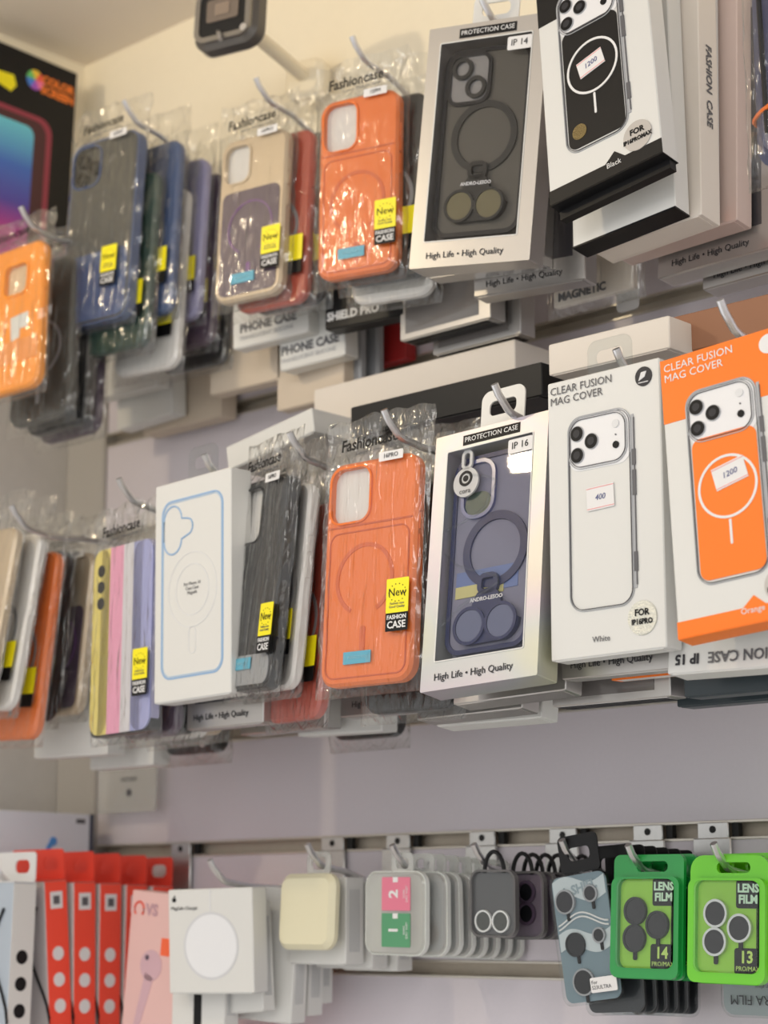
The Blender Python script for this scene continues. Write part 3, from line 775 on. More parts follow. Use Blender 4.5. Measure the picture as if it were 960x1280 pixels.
# the peg at the far left: cases leaning back, seen from their right side
for k, (c, px, py, w, h, til, lb) in enumerate((
        ('titan', 4, 765, .074, .150, -8, 'tan bagged case, nearest of the cases at the left photo edge'),
        ('white', 34, 772, .074, .150, -8, 'clear white bagged case with yellow sticker at the left photo edge'),
        ('orange', 58, 802, .078, .158, -5, 'orange bagged case with yellow sticker at far left, middle row'),
        ('black', 76, 790, .072, .146, -4, 'black bagged case behind the orange one at far left, middle row'))):
    o = plain_bagged(c, lb, w, h)
    P = at(px, py, .245 - .020 * k)
    set_pose(o, h, P.x - .037, .245 - .020 * k, P.z, -2, til, 2)
t = bagged_case('titan_plum', 'small titanium and plum bagged case just left of the pastel striped case', .0704, .1390, seed=6, sticker=None)
P = at(108, 788, .163); t.pose(P.x - .035, .163, P.z, -2, -4, 1)

def stock(style, label, px, py, L, w=.090, h=.175, d=.017, yaw=0, tilt=0, roll=0):
    o = stock_box(style, label, w, h, d); pose_corner(o, w, h, px, py, L, yaw, tilt, roll); return o
# ---- cartons low on the top row
stock('white', 'white carton with its corner hanging below the blue-framed case, top row', 116, 500, .066, .092, .110, .017, 0, 0, 2)
stock('white', 'second white carton below the blue-framed case, set back a little', 146, 538, .046, .080, .100, .017, 0, 0, -2)
stock('beige', 'beige carton set back under the top row, right of the white cartons', 178, 544, .026, .110, .060, .020, 0, 0, 0)
stock('beige', 'beige carton under the titanium and plum case, set far back', 262, 494, .064, .09, .050, .016, 0, 0, 1)
stock('phone_case', 'white carton lettered PHONE CASE under the titanium and plum case', 291, 437, .104, .083, .110, .016, 6, 0, -1)
stock('phone_case', 'white carton lettered PHONE CASE, lower and right of its twin', 350, 464, .086, .070, .105, .018, 6, 0, -2)
stock('blackpro', 'black carton lettered SHIELD PRO under the top row orange case', 406, 413, .104, .088, .110, .018, 9, 0, 0)
stock('beige', 'beige carton under the lower PHONE CASE carton, set far back', 346, 514, .064, .080, .070, .014, 0, 0, 0)
stock('red', 'dark red carton tucked at the wall under the top row', 432, 466, .018, .07, .10, .014)
for k in range(2):
    o = plain_bagged('grey', 'grey bare case below the SHIELD PRO carton, %s' % ('nearer one' if not k else 'farther one'), .074, .150, bag=False, stick=False)
    pose_corner(o, .074, .150, 372 + 22 * k, 512 - 6 * k, .052 - .016 * k)
stock('silver', 'silver foil carton directly behind the IP 14 box', 533, 347, .157, .095, .180, .019, 11.5, 0, 3)
stock('silver', 'silver foil carton third in line behind the IP 14 box', 592, 372, .132, .092, .175, .019, 11, 0, 1)
stock('silver_window', 'silver window carton with black underside, low behind the IP 14 box', 500, 427, .092, .094, .150, .018, 0, 0, 0)
stock('silver_window', 'second silver window carton with black underside, nearer the wall', 541, 445, .070, .090, .150, .018, 0, 0, 0)
stock('blackflap', 'white carton with black underside behind the black and white cover box', 716, 310, .184, .084, .185, .016, 0, -8, -6)
stock('fashion', 'off-white carton with FASHION CASE down its side, top right', 742, 316, .165, .088, .225, .022, 0, -7.5, -4)
stock('orange', 'white carton with orange ends behind the FASHION CASE carton', 752, 318, .141, .090, .222, .012, 0, -7, -3)
stock('pink', 'pinkish carton with its corner low on the top right peg', 770, 322, .126, .100, .22, .018, 0, -6.5, -2)
stock('silver', 'grey foil carton lowest behind the pinkish carton, top right', 822, 349, .105, .095, .200, .018, 0, -5, -1)
stock('silver', 'grey foil carton nearest the wall at the top right', 878, 363, .084, .090, .200, .018, 0, -4, -1)
# ---- cartons low on the middle row
stock('white', 'white carton low behind the leaning cases at far left, middle row', 42, 948, .150, .100, .17, .02, 0, 0, 1)
stock('white', 'white carton low behind the pastel striped case', 112, 962, .110, .085, .17, .02)
stock('silver', 'silver foil carton below the white outline box', 233, 913, .205, .088, .180, .018, -2, 0, 0)
stock('silver', 'silver foil carton with its corner between the black framed and orange cases', 300, 919, .142, .094, .180, .018, 0, 0, 0)
stock('white', 'white carton low between the black framed and orange cases', 372, 920, .118, .09, .18, .018, 0, 0, 1)
stock('silver', 'silver foil carton directly behind the middle row orange case', 425, 897, .156, .096, .180, .018)
stock('silver', 'silver foil carton directly behind the holographic window box', 566, 881, .214, .092, .180, .018, 2, -9, -2)
stock('silver', 'silver foil carton third in line behind the holographic window box', 520, 900, .192, .094, .185, .018, 0, -8.5, -1)
stock('white', 'white carton fourth in line behind the holographic window box', 545, 908, .168, .094, .185, .018, 0, -8, 0)
stock('silver', 'silver foil carton directly behind the plain white cover box', 702, 850, .215, .086, .182, .016, 0, 0, 0)
stock('silver_window', 'silver window carton third in line behind the plain white cover box', 690, 884, .182, .094, .185, .018)
stock('orange', 'white carton with orange ends low between the two cover boxes', 765, 850, .1975, .060, .150, .011, 0, 0, 0)
t = Thing('case_carton', 'white carton hung upside down, lettered IP 15 FASHION CASE, behind the orange box', 'box', .19, 'case cartons further back on the pegs')
b = carton(t, .100, .19, .020, WHITE)
t.text('IP 15', .0085, LENSGR, -.036, -.0865, -.0006, b, rot=180, bold=.0003)
t.text('FASHION CASE', .0092, INK, .010, -.0865, -.0006, b, rot=180, bold=.0002)
pose_corner(t.root, .100, .19, 834, 843, .224, 1, -6, 1)
stock('darkteal', 'dark teal carton lowest behind the upside-down carton, lower right', 855, 872, .185, .10, .16, .018)
stock('darkteal', 'dark teal carton nearest the wall at right of the middle row', 846, 884, .150, .10, .16, .018)

# ---- cartons lying across the middle row pegs, against the wall
def lying(style, label, px, py, L, w, h, d, yaw=0, tilt=0, roll=0):
    return stock(style, label, px, py, L, w, h, d, yaw, tilt, roll)
lying('white', 'white carton lying slanted across the pegs above the white outline box', 285, 588, .15, .10, .020, .075, 0, 0, -9)
lying('black', 'long black glossy carton lying across the pegs left of the IP 16 box', 438, 548, .16, .185, .024, .06)
lying('ivory', 'long off-white carton lying behind the long black carton', 392, 546, .085, .215, .040, .055)
lying('ivory', 'off-white carton lying behind the plain white cover box', 686, 470, .175, .10, .022, .06)
lying('brown', 'brown carton lying flat on the pegs behind the two cover boxes', 806, 452, .15, .15, .026, .06)

# ---- small dark bagged pieces low on the middle row
for px, py, L, lb in ((200, 952, .10, 'small dark bagged pouch hanging below the silver carton at lower left'), (410, 934, .09, 'small dark bagged pouch hanging below the orange case, middle row')):
    t = Thing('bagged_pouch', lb, 'pouch', .16, 'small dark bagged pouches')
    bd = t.part('pouch', MB().rplate(.072, .150, .012, 0, .018, 0, 0, .005), CASEM['black'])
    t.part('pouch_seam', MB().rring(.060, .135, .010, .001, -.0005, .001, 0, 0), CASEM['smoke'], bd)
    for k in range(3): t.part('snap', MB().disc(.003, -.001, .001, .018, -.068 + .008 * k, 14), CHROME, bd)
    add_bag(t, .072, .155, .018, .03, 21, text=False)
    pose_corner(t.root, .072, .16, px, py, L)
# ---- hanging bits near the wall under the top row
t = Thing('bagged_phone_case', 'clear bag with printed card near the wall right of the IP 14 box', 'phone case', .12)
t.part('card', MB().rplate(.075, .118, .002, 0, .006, 0, 0, .001), IVORY)
t.text('MAGNETIC', .009, INK, -.010, -.052, -.0006, bold=.0004)
add_bag(t, .078, .12, .006, .02, 31, text=False)
pose_corner(t.root, .078, .12, 690, 388, .06)
t = Thing('hang_label', 'small grey rounded tag hanging below the clear bag near the wall', 'tag', .10)
t.part('tag', MB().rplate(.020, .100, .004, 0, .0012, 0, 0), M('grey_tag', (170, 168, 166), .5))
pose_corner(t.root, .02, .10, 771, 392, .055)
t = Thing('bagged_cable', 'dark bagged cable pouch with orange rubber band, top right corner', 'cable', .22)
cb = t.part('pouch', MB().rplate(.044, .21, .016, 0, .022, 0, 0, .009, 6), CASEM['navy'])
for k in range(3): t.part('pouch_fold', MB().tube([(-.012 + .012 * k, -.0005, .10), (-.011 + .012 * k, -.001, 0), (-.009 + .010 * k, -.0005, -.085)], .0016, 6), CASEM['black'], cb)
t.part('rubber_band', MB().tube([(.0235 * math.cos(a / 12 * math.pi), .011 + .0135 * math.sin(a / 12 * math.pi), -.068 + .005 * math.cos(a / 12 * math.pi)) for a in range(24)], .0014, 6, True), CASEM['orange'])
add_bag(t, .048, .215, .022, .02, 33, text=False)
P = at(950, 60, .235); t.pose(P.x + .012, .235, P.z + .03, 0, 0, 0)

# ------------------------------------------------------------------ lower row: lens films and small packs
GREEN1 = M('deep_green_plastic', (18, 146, 62), .35, coat=.4); GREEN2 = M('bright_green_plastic', (104, 200, 22), .35, coat=.4)
GCARD = M('lime_card', (150, 206, 58), .5)
def film_pack(label, mat, num, rim, w, h, chamfer):
    t = Thing('lens_film_pack', label, 'lens pack', h, 'green lens film packs')
    d = .011; n = 5
    o = rr(w, h, .0075 if chamfer else .005, 1 if chamfer else n)
    if chamfer: o = rr(w, h, .010, n)
    slot = rr(.026, .0070, .0033, n, .003, h / 2 - .0080)
    hb = MB().holed(o, slot, .004, .007)
    body = t.part('hanger_plate', hb, mat)
    wy = -h / 2 + .033; wz = wy - .001
    fr = MB().holed(rr(w - .002, h - .0155, .006, n, 0, -.0072), rr(w - .012, h - .0235, .006, n, .001, -.0047), 0, .006)
    t.part('raised_frame', fr, mat, body)
    cw, chh, cx, cz = w - .011, h - .0225, .001, -.0047
    cd_ = t.part('printed_card', MB().rplate(cw, chh, .003, .0030, .0038, cx, cz), GCARD, body)
    y = .0025
    x1 = cx + cw / 2; z1 = cz + chh / 2; z0 = cz - chh / 2
    t.part('title_patch', MB().rplate(.020, .018, .002, y, .0031, x1 - .010, z1 - .009), BLK, cd_)
    t.part('number_patch', MB().rplate(.021, .0165, .002, y, .0031, x1 - .0105, z0 + .00825), BLK, cd_)
    t.part('side_patch', MB().rplate(.0045, chh, .0015, y, .0031, x1 - .00225, cz), BLK, cd_)
    t.text('LENS\nFILM', .0074, M('mint_print', (206, 236, 206), .4), x1 - .0105, z1 - .009, y - .0004, cd_, bold=.0003)
    t.text(num, .0105, M('lime_print', (196, 226, 110), .4), x1 - .0115, z0 + .0105, y - .0004, cd_, bold=.0003)
    t.text('PRO/MAX', .0042, M('lime_print', (196, 226, 110), .4), x1 - .0105, z0 + .0035, y - .0004, cd_)
    for k, (x, z) in enumerate(((-.0085, .0035), (.0100, -.0055), (-.0090, -.0145))):
        ln = t.part('lens_protector', MB().disc(.0080, .0008, .0026, x, z), M('smoked_glass', (40, 37, 40), .25, spec=.35))
        t.part('lens_rim', MB().annulus(.0092, .0076, .0002, .0028, x, z), rim, ln)
        t.part('pull_tab', MB().rplate(.0030, .006, .0012, .0014, .0022, x + .0005, z - .0112), BLK, ln)
    t.part('clear_blister', MB().rplate(cw - .001, chh - .001, .005, -.0034, -.0006, cx, cz, .0012), BLISTER)
    return t, body
def pack_copy(proto, label, x, L, z, h, yaw=0, tilt=0, roll=0):
    r = copy_tree(proto.root); r['label'] = label; set_pose(r, h, x, L, z, yaw, tilt, roll); return r

p14, _ = film_pack('deep green lens film pack numbered 14 with three black lens covers', GREEN1, '14', CASEM['black'], .0586, .0819, False)
p14.pose(.7114, .1, 1.4525, -1.7, -3.2, .5)
for k in range(3): pack_copy(p14, 'deep green lens film pack, %s in line behind the pack numbered 14' % ORD[k], .713 + .002 * k, .1 - .0135 * (k + 1), 1.4525 - .001 * k, .0819, -1, -2, -.5 + k)
p13, _ = film_pack('bright lime green lens film pack numbered 13 with silver-rimmed lens covers', GREEN2, '13', M('silver_rim', (214, 212, 208), .25, .8), .0614, .0820, True)
p13.pose(.7758, .1, 1.4506, -.6, -2.7, 1)
for k in range(3): pack_copy(p13, 'lime green lens film pack, %s in line behind the pack numbered 13' % ORD[k], .779 + .002 * k, .1 - .0135 * (k + 1), 1.452, .0820, -1, -2, 0)

t = Thing('lens_film_pack', 'grey lens film pack hung upside down at the lower right corner', 'lens pack', .085, 'clear lens film packs on black tabs')
b = t.part('printed_card', MB().rplate(.066, .085, .008, .001, .002), M('grey_film_card', (150, 158, 162), .4))
t.text('CAMERA FILM', .0088, LENSGR, .000, -.0325, -.0003, b, rot=180)
t.text('HD clear glass', .004, INK, .004, -.024, -.0003, b, rot=180)
t.part('clear_shell', MB().rplate(.069, .088, .009, -.0014, .005, 0, 0, .0016), BLISTER)
pose_corner(t.root, .069, .085, 902, 1268, .062)
def tray_shell(t, w, h, d, mat, r=.007):
    return t.part('clear_shell', MB().rplate(w, h, r, 0, d, 0, 0, .0018), mat)
def s_pack(label, full):
    w, h = .0506, .0891
    t = Thing('lens_film_pack', label, 'lens pack', h, 'clear lens film packs on black tabs')
    card = t.part('printed_card', MB().rplate(w - .004, h - .004, .006, .0030, .0040), M('slate_card', (112, 132, 142), .45) if full else M('dark_lens_card', (46, 48, 52), .4))
    if full:
        for k, (z, hh) in enumerate(((.033, .013), (-.002, .012))):
            pts = [(-w / 2 + .003 + (w - .006) * i / 12, z + hh / 2 + .003 * math.sin(i * .55)) for i in range(13)]
            pts += [(x, zz - hh) for x, zz in reversed(pts)]
            t.part('wave_print', MB().poly(pts, .0026, .0031), M('pale_wave', (188, 198, 202), .45), card)
        t.text('L SHIEL', .0090, M('wave_text', (140, 156, 164), .5), .001, .033, .0024, card, rot=8, bold=.0003)
        for k in range(2):
            wv = [(-w / 2 + .004 + (w - .008) * i / 14, .0026, .013 - .0028 * k + .004 * math.sin(i * .4 - 1)) for i in range(15)]
            t.part('curve_print', MB().tube(wv, .0006, 5), WINK, card)
    spots = ((-.0125, .0255, .0072), (.010, .0285, .0048), (-.0085, -.004, .0070), (.0125, .0, .0042), (-.0055, -.0295, .0080))
    for k, (x, z, r) in enumerate(spots):
        if not full and k > 2: break
        ln = t.part('lens_protector', MB().disc(r, .0012, .0028, x, z, 24), LENSGR if k < 2 else CASEM['black'])
        t.part('lens_rim', MB().annulus(r + .0012, r, .0008, .0030, x, z, 28), CASEM['grey'] if k != 2 else CASEM['black'], ln)
        t.part('pull_tab', MB().rplate(.0022, .006, .001, .0016, .0026, x + .001, z - r - .0030), BLK, ln)
    if full:
        lb = t.part('model_label', MB().rplate(.022, .010, .0012, -.0008, -.0003, .0125, -.0325), TAG)
        t.text('For\nS23ULTRA', .0036, INK, .0025, -.0325, -.0010, lb, align='LEFT')
    tray_shell(t, w, h, .0055, BLISTER)
    o = rr(.034, .026, .004, 5, .004, h / 2 + .012); i = rr(.019, .009, .0035, 5, .004, h / 2 + .012)
    t.part('hang_tab', MB().holed(o, i, .0022, .0034), BLKCARD)
    return t
ps = s_pack('tilted clear lens pack with wavy print and five dark lens covers', True).pose(.6598, .1, 1.4384, .8, 1.6, -7.2)
pq = s_pack('dark clear lens pack, second in line behind the tilted wavy one', False).pose(.672, .086, 1.431, 0, 0, -3)
for k in range(5): pack_copy(pq, 'dark clear lens pack, %s in line behind the tilted wavy one' % ORD[k + 1], .674 + .001 * k, .086 - .0115 * (k + 1), 1.431 - .0005 * k, .0891, 0, 0, -2 + .8 * k)

def loop(t, w, h, d, mat, x=0, hh=.015):
    pts = [(x + .009 * math.cos(a), d * .5, h / 2 - .002 + hh * math.sin(a)) for a in [math.pi * k / 10 for k in range(11)]]
    t.part('hang_loop', MB().tube(pts, .0016, 7), mat)
# two-ring pack
def ring_pack(label, front):
    w, h = .0416, .0470
    t = Thing('lens_film_pack', label, 'lens pack', h, 'small dark lens packs on cord loops')
    b = t.part('dark_card', MB().rplate(w - .003, h - .003, .007, .0032, .0042), M('graphite_card', (84, 84, 86), .4) if front else M('plum_grey_card', (112, 100, 112), .4))
    if front:
        for x in (-.0095, .0065):
            t.part('white_ring', MB().annulus(.0078, .0066, .0012, .0030, x, -.0125, 32), WINK, b)
            t.part('lens_protector', MB().disc(.0066, .0020, .0030, x, -.0125), CASEM['smoke'], b)
    else:
        for x, z in ((.004, -.006), (.004, .009)):
            t.part('lens_rim', MB().annulus(.0082, .0060, .001, .003, x, z), CASEM['purple'], b)
            t.part('lens_protector', MB().disc(.0060, .0018, .003, x, z), CASEM['black'], b)
    tray_shell(t, w, h, .0058, BLISTER, .008)
    t.part('edge_frame', MB().rring(w + .0006, h + .0006, .0085, .0016, .0006, .0050), M('dark_edge', (92, 90, 90), .35), b)
    loop(t, w, h, .006, BLKCARD)
    return t
pu = ring_pack('small dark lens pack with two white rings in front', True).pose(.5786, .1, 1.4615, .3, 1.1, 1)
pv = ring_pack('small plum-tinted lens pack, second in line behind the two white rings', False).pose(.590, .082, 1.4605, 0, 0, 0)
for k in range(5): pack_copy(pv, 'small dark lens pack, %s in line behind the two white rings' % ORD[k + 1], .590 + .001 * k, .082 - .0125 * (k + 1), 1.460, .047, 0, 0, -1 + k)
# pack with pink and green squares, and its followers
def wipe_pack(label, front):
    w, h = .0611, .0607
    t = Thing('lens_film_pack', label, 'lens pack', h, 'milky lens packs with cleaning wipes')
    b = tray_shell(t, w, h, .0068, MILKY, .010)
    if front:
        for nm, c, z, n in (('pink_wipe', (222, 122, 146), .0140, '2'), ('green_wipe', (84, 152, 110), -.0125, '1')):
            q = t.part(nm, MB().rplate(.029, .0245, .001, -.0006, -.0002, .003, z), M(nm, c, .5))
            t.text(n, .0125, WINK, .001, z, -.0008, q, rot=90, bold=.0004)
            t.text('WIPE\nDRY WET', .0028, WINK, .013, z, -.0008, q, rot=90)
            t.part('notch', MB().box(.0, .005, -.0008, -.0005, z + .0085, z + .0123), WINK, q)
        t.part('milky_sheet', MB().rplate(w - .006, h - .006, .008, .0072, .0078), M('milky_sheet', (212, 212, 204), .5), b)
    else:
        t.part('inner_card', MB().rplate(w - .008, h - .008, .008, .0030, .0040), M('blue_grey_card', (126, 140, 150), .5), b)
        t.part('lens_protector', MB().disc(.008, .0010, .003, .014, -.014), CASEM['black'], b)
    t.part('edge_frame', MB().rring(w + .0008, h + .0008, .0105, .0014, .0020, .0062), M('milky_edge', (222, 225, 221), .3), b)
    o = rr(.022, .016, .004, 5, .006, h / 2 + .006); i = rr(.013, .008, .003, 5, .006, h / 2 + .006)
    t.part('hang_loop', MB().holed(o, i, .003, .0045), MILKY)
    return t
pt_ = wipe_pack('milky lens pack with pink square marked 2 and green square marked 1', True).pose(.4827, .1, 1.4551, -.4, .2, .7)
pw = wipe_pack('clear rounded lens pack, second in line behind the pink and green squares', False).pose(.492, .087, 1.4545, 0, 0, 0)
for k in range(6): pack_copy(pw, 'clear rounded lens pack, %s in line behind the pink and green squares' % ORD[k + 1], .493 + .0015 * k, .087 - .0125 * (k + 1), 1.4540 - .0006 * k, .0607, 0, 0, -1 + .5 * k)
# cream rounded pack
t = Thing('rounded_case', 'cream rounded square silicone case hanging in the lower row', 'case', .0582)
b = t.part('shell', MB().rplate(.0620, .0582, .011, 0, .012, 0, 0, .004, 7), M('cream_silicone', (226, 220, 190), .45))
o = rr(.026, .020, .006, 5, .008, .036); i = rr(.016, .010, .004, 5, .008, .037)
t.part('hang_tab', MB().holed(o, i, .006, .0075), MILKY)
t.pose(.3877, .1, 1.4567, -1.4, -2.9, 0)
def slip(label, px, py, L, w, h, d, yaw=0, roll=0, mark=False):
    """slim white carton with small print on its right-hand face"""
    t = Thing('slim_carton', label, 'box', h, 'slim white cartons in the lower row')
    b = carton(t, w, h, d, WHITE)
    for k in range(5):
        t.part('small_print', MB().box(w / 2, w / 2 + .0003, d * (.22 + .12 * k), d * (.25 + .12 * k), -h * .36, h * .36), LINE, b)
    if mark: t.part('black_mark', MB().box(-.004, .004, -.0004, 0, -h * .46, -h * .2), BLK, b)
    pose_corner(t.root, w, h, px, py, L, yaw, 0, roll)
slip('slim white carton with small print right behind the cream case', 362, 1204, .082, .062, .066, .020)
slip('slim white carton second behind the cream case', 395, 1209, .056, .062, .066, .018)
slip('slim white carton nearest the wall behind the cream case', 428, 1212, .034, .060, .060, .018)
t = Thing('charger_box', 'square white charger box with a pale printed ring, lower row', 'box', .0808)
b = carton(t, .0808, .0808, .020, WHITE)
t.part('ring_print', MB().annulus(.0262, .0243, -.0004, 0, .0005, -.004, 44), M('ring_grey', (206, 207, 210), .45), b)
t.part('ring_fill', MB().disc(.0243, -.0003, 0, .0005, -.004, 44), M('ring_pale', (228, 229, 232), .4), b)
t.part('cable_print', MB().box(-.0005, .0010, -.0003, 0, .0222, .0400), PALE, b)
em = t.part('fruit_emblem', MB().disc(.0019, -.0004, 0, -.0345, .0322, 14), BLK, b)
t.part('emblem_leaf', MB().disc(.0007, -.0004, 0, -.0340, .0350, 8), BLK, em)
t.text('MagSafe Charger', .0038, LENSGR, -.0375, .0255, -.0004, b, align='LEFT')
t.pose(.3136, .13, 1.4341, 13.2, 1.8, -1.2)
slip('white carton with black mark below the charger box', 214, 1290, .118, .055, .10, .018, 8, 0, True)
slip('slim white carton with small print below and behind the charger box', 258, 1268, .105, .062, .085, .014, 4, -4)
slip('slim white carton leaning right of the charger box', 292, 1272, .085, .060, .105, .018, 6, 3)
slip('second slim white carton right of the charger box', 318, 1264, .058, .058, .10, .018, 4, 2)
slip('third slim white carton right of the charger box, nearest the wall', 345, 1252, .036, .050, .095, .016)

# red earphone boxes on one peg, seen mostly from their right side
REDC = M('red_card', (170, 40, 40), .45); RED = M('bright_red_card', (248, 80, 58), .42); DKTAB = M('red_tab_card', (226, 70, 52), .45)
def ear_box(label, side, front, tabm, dark):
    w, h, d = .072, .150, .0235
    t = Thing('earphone_box', label, 'box', h, 'earphone boxes on the red peg')
    b = carton(t, w, h, d, front, seam=False)
    sd = t.part('side_panel', MB().box(w / 2, w / 2 + .0004, .0004, d - .0004, -h / 2 + .0005, h / 2 - .0005), side, b)
    for k in range(4):
        z = h * .10 - k * .0215
        ic = MB(); ic.v, ic.f = [], []
        ring = [(w / 2 + .0006, d / 2 + 0.0058 * math.cos(a / 9 * math.pi), z + 0.0058 * math.sin(a / 9 * math.pi)) for a in range(18)]
        r0 = [(w / 2 + .0001, y, zz) for _, y, zz in ring]
        ic.loft([r0, ring]); t.part('round_icon', ic, dark, sd)
    if side is RED:
        q = t.part('code_patch', MB().box(w / 2 + .0002, w / 2 + .0007, .0055, d - .0055, h / 2 - .023, h / 2 - .009), TAG, sd)
        t.part('code_square', MB().box(w / 2 + .0005, w / 2 + .0009, .0085, d - .0085, h / 2 - .0195, h / 2 - .0125), INK, q)
    cab = [(w / 2 - .010 - .012 * math.sin(k * .5), -.0012, h * .36 - .010 * k) for k in range(11)]
    t.part('cable_print', MB().tube(cab, .0012, 6), BLK, b)
    o = rr(w, .026, .004, 5, 0, h / 2 + .013); i = rr(.020, .011, .005, 5, .018, h / 2 + .014)
    t.part('hang_tab', MB().holed(o, i, d - .002, d - .001), tabm)
    t.part('tab_slope', MB().poly([(-w / 2, h / 2), (w / 2, h / 2), (w / 2, h / 2 + .001), (-w / 2, h / 2 + .001)], 0, d), tabm, b)
    return t
def place_ear(root, px, py, L, tilt):
    P = at(px, py, L); h = .150
    root.matrix_world = Matrix.Translation(P) @ rot3(0, tilt, 0) @ Matrix.Translation((-.036, 0, -h))
pr = ear_box('red-sided earphone box, nearest of the red ones', RED, M('pale_front_card', (214, 206, 204), .45), DKTAB, WINK)
place_ear(pr.root, 55, 1102, .165, 5)
for k, n in enumerate(('second', 'third', 'fourth', 'fifth')):
    r = copy_tree(pr.root); r['label'] = 'red-sided earphone box, %s of the red ones from the left' % n
    place_ear(r, 92 + 33 * k, 1103 + 1.5 * k, .134 - .029 * k, 2 - k)
pb = ear_box('white-sided earphone box with dark icons at the lower left corner', WHITE, M('blue_grey_front_card', (176, 188, 202), .45), PALE, LENSBLK)
place_ear(pb.root, 17, 1103, .20, -1)
t = Thing('earphone_box', 'pale pink earphone box with earbud picture left of the charger box', 'box', .17)
PK = M('pale_pink_card', (226, 186, 182), .45)
b = carton(t, .086, .17, .02, PK)
t.text('VS', .013, M('mauve_print', (190, 150, 160), .5), -.018, .070, -.0004, b, bold=.0005)
OM = M('red_logo', (226, 84, 66), .5)
t.part('arch_logo', MB().tube([(-.033 + .0055 * math.cos(a), -.0002, .070 + .006 * math.sin(a)) for a in [math.pi * (k / 10 * 1.5 - .25) for k in range(11)]], .0010, 6), OM, b)
t.part('orange_patch', MB().rplate(.020, .014, .001, -.0005, 0, .006, .042), M('orange_patch', (240, 104, 62), .5), b)
ep = M('earbud_print', (206, 170, 180), .45)
e1 = t.part('earbud_print', MB().disc(.0125, -.0004, 0, -.014, .026), ep, b)
t.part('earbud_stem', MB().poly([(-.020, .020), (-.010, .016), (-.024, -.030), (-.030, -.028)], -.0004, 0), ep, e1)
t.part('earbud_tip', MB().disc(.0022, -.0007, 0, -.019, .032, 14), CASEM['purple'], e1)
e2 = t.part('earbud_print', MB().disc(.0125, -.0004, 0, .014, -.036), ep, b)
t.part('earbud_stem', MB().poly([(.008, -.044), (.018, -.046), (.014, -.076), (.006, -.076)], -.0004, 0), ep, e2)
t.part('brown_patch', MB().disc(.010, -.0005, 0, -.024, -.072), M('brown_patch', (170, 96, 84), .5), b)
P = at(166, 1112, .118)
t.root.matrix_world = Matrix.Translation(P) @ rot3(4, 0, 5) @ Matrix.Translation((.043, 0, -.17))

# ------------------------------------------------------------------ left wall goods
def ramp_mat(name, stops, axis=2, lo=0, hi=1):
    mt = bpy.data.materials.new(name); mt.use_nodes = True; nt = mt.node_tree; p = nt.nodes['Principled BSDF']
    tc = nt.nodes.new('ShaderNodeTexCoord'); sp = nt.nodes.new('ShaderNodeSeparateXYZ'); mr = nt.nodes.new('ShaderNodeMapRange')
    mr.inputs[1].default_value = lo; mr.inputs[2].default_value = hi
    cr = nt.nodes.new('ShaderNodeValToRGB'); el = cr.color_ramp.elements
    while len(el) < len(stops): el.new(.5)
    for e, (f, c) in zip(el, stops): e.position = f; e.color = rgb(c)
    nt.links.new(tc.outputs['Object'], sp.inputs[0]); nt.links.new(sp.outputs[axis], mr.inputs[0]); nt.links.new(mr.outputs[0], cr.inputs[0]); nt.links.new(cr.outputs[0], p.inputs['Base Color'])
    p.inputs['Roughness'].default_value = .3
    return mt
def left_corner(root, w, h, px, py, X, tilt=0, roll=0):
    """upper right corner of a box that hangs on the left wall, facing the room"""
    P = on_left(px, py, X)
    root.matrix_world = Matrix.Translation(P) @ rot3(90, tilt, roll) @ Matrix.Translation((-w / 2, 0, -h))
h = .26
t = Thing('screen_glass_box', 'black box with a glowing blue to magenta phone screen print, upper left', 'box', h)
b = carton(t, .115, h, .022, BLKCARD, seam=False)
t.part('phone_glow', MB().rplate(.082, .190, .016, -.0004, 0, -.0105, -.028), M('pink_glow_print', (150, 50, 72), .4), b)
t.part('phone_edge', MB().rplate(.074, .183, .014, -.0007, 0, -.0135, -.030), M('maroon_print', (70, 22, 34), .3), b)
t.part('phone_screen', MB().rplate(.058, .168, .010, -.0010, 0, -.0205, -.031), ramp_mat('screen_print', [(0, (232, 96, 170)), (.30, (190, 60, 150)), (.48, (84, 70, 170)), (.72, (64, 110, 200)), (1, (108, 206, 226))], 2, h / 2 - .1075, h / 2 + .0525), b)
for k, c in enumerate(((236, 90, 70), (240, 200, 60), (110, 200, 110), (70, 130, 220), (170, 90, 200), (240, 120, 170))):
    a0 = k * math.pi / 3
    t.part('colour_wheel', MB().poly([(.006, .1045)] + [(.006 + .0105 * math.cos(a0 + j * math.pi / 9), .1045 + .0105 * math.sin(a0 + j * math.pi / 9)) for j in range(4)], -.0005, 0), M('wheel_%d' % k, c, .5), b)
t.text('COLOR\nSCREEN', .0115, M('orange_lettering', (244, 128, 44), .5), .034, .1025, -.0005, b, bold=.0006)
t.part('yellow_flash', MB().poly([(-.046, .0985), (-.020, .1005), (-.016, .0905), (-.022, .0825), (-.046, .0885)], -.0005, 0), YEL, b)
left_corner(t.root, .115, h, 97, 92, .0 - .018, 0, 2)
h = .12
t = Thing('router_box', 'white box with blue and pink star logo at lower left', 'box', h)
b = carton(t, .16, h, .03, M('cool_white_card', (226, 230, 238), .4), seam=False)
t.part('dark_edge', MB().box(.0755, .0802, -.0006, .028, -h / 2, h / 2), M('slate_edge', (72, 76, 92), .5), b)
LB = M('sky_print', (120, 150, 214), .5)
t.text('smart', .018, LB, .045, .006, -.0006, b, bold=.0005)
t.part('star_stroke', MB().poly([(.012, .004), (.030, .034), (.034, .032), (.018, .004)], -.0006, 0), M('blue_stroke', (80, 150, 220), .5), b)
t.part('star_dot', MB().disc(.004, -.0007, 0, .034, .034, 16), M('blue_stroke', (80, 150, 220), .5), b)
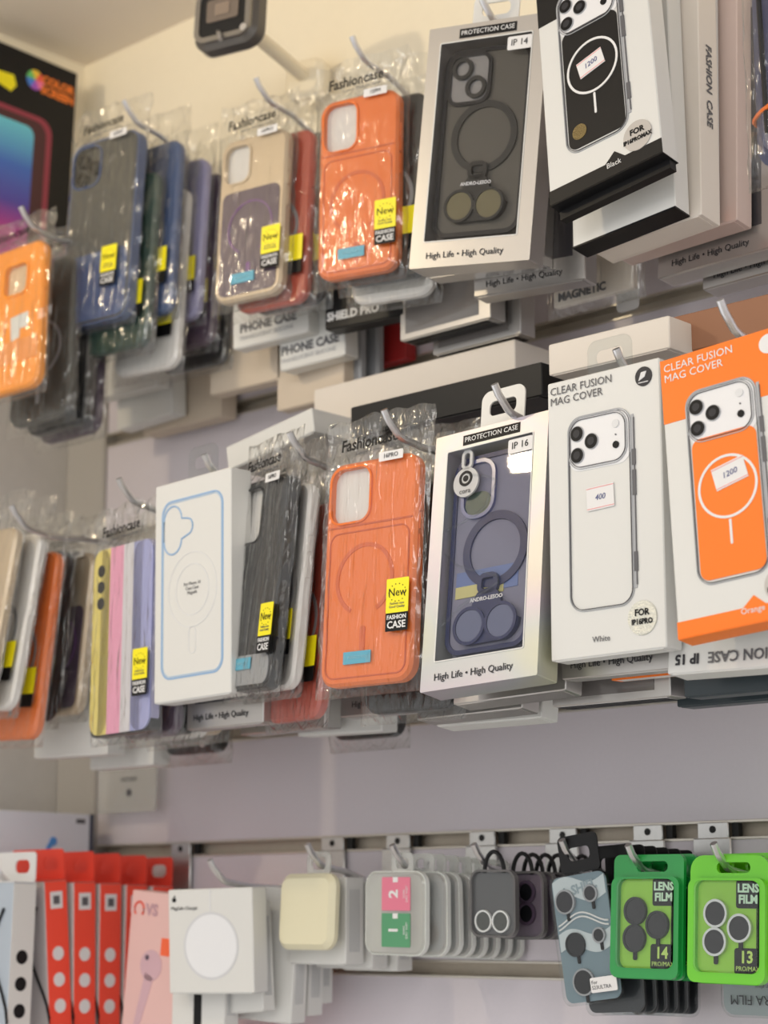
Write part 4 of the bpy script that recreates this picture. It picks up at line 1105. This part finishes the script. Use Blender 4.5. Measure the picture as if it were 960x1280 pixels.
t.part('star_arm', MB().poly([(.008, .016), (.030, .020), (.030, .015), (.010, .011)], -.0006, 0), M('pink_stroke', (232, 170, 190), .5), b)
t.part('corner_print', MB().box(.060, .070, -.0006, 0, h / 2 - .009, h / 2 - .005), INK, b)
left_corner(t.root, .16, h, 117, 1018, .03)
# plastic label pocket on the wall
t = Thing('label_pocket', 'clear plastic label pocket with tiny dark mark fixed on the back wall', 'label holder', .05)
b = t.part('pocket', MB().rplate(.085, .048, .004, -.002, -.0005, 0, 0), MILKY)
t.part('mark', MB().disc(.0035, -.0026, -.002, .004, -.006, 14), INK, b)
t.text('BATTERY', .0055, INK, .004, .006, -.0026, b)
P = at(160, 983, .012); t.pose(P.x, .012, P.z)
# security camera under the ceiling
t = Thing('security_camera', 'dark security camera with silver bezel on a cream mount under the ceiling', 'camera', .075)
b = t.part('mount', MB().rplate(.050, .048, .014, .175, .200, -.010, .010, .006), CREAM)
t.part('arm', MB().tube([(-.006, .025, .010), (-.008, .09, .012), (-.010, .18, .012)], .008, 14), CREAM)
t.part('collar', MB().rplate(.076, .070, .018, .014, .040, -.009, .004, .008, 7), CREAM)
hs = t.part('housing', MB().rplate(.080, .072, .018, 0, .030, 0, 0, .008, 7), M('graphite_shell', (96, 92, 88), .35, .4))
t.part('bezel', MB().rring(.070, .062, .014, .006, -.002, .004), M('silver_bezel', (150, 146, 140), .3, .7), hs)
t.part('face', MB().rplate(.060, .052, .010, -.0006, .004), CASEM['black'], hs)
t.part('sensor_window', MB().rplate(.040, .026, .003, -.002, 0, 0, .004), M('taupe_glass', (118, 106, 96), .2), hs)
t.part('sensor_core', MB().rplate(.018, .014, .002, -.003, -.001, 0, .004), M('taupe_core', (140, 124, 110), .3), hs)
t.part('status_stem', MB().tube([(-.004, -.001, -.022), (.002, -.006, -.030), (.004, -.008, -.036)], .0025, 8), CHROME, hs)
t.part('led', MB().disc(.004, -.003, 0, .028, -.024, 14), CHROME, hs)
P = at(279, 16, .16); set_pose(t.root, t.h, P.x, .16, P.z, 14, -4, 0, .80)
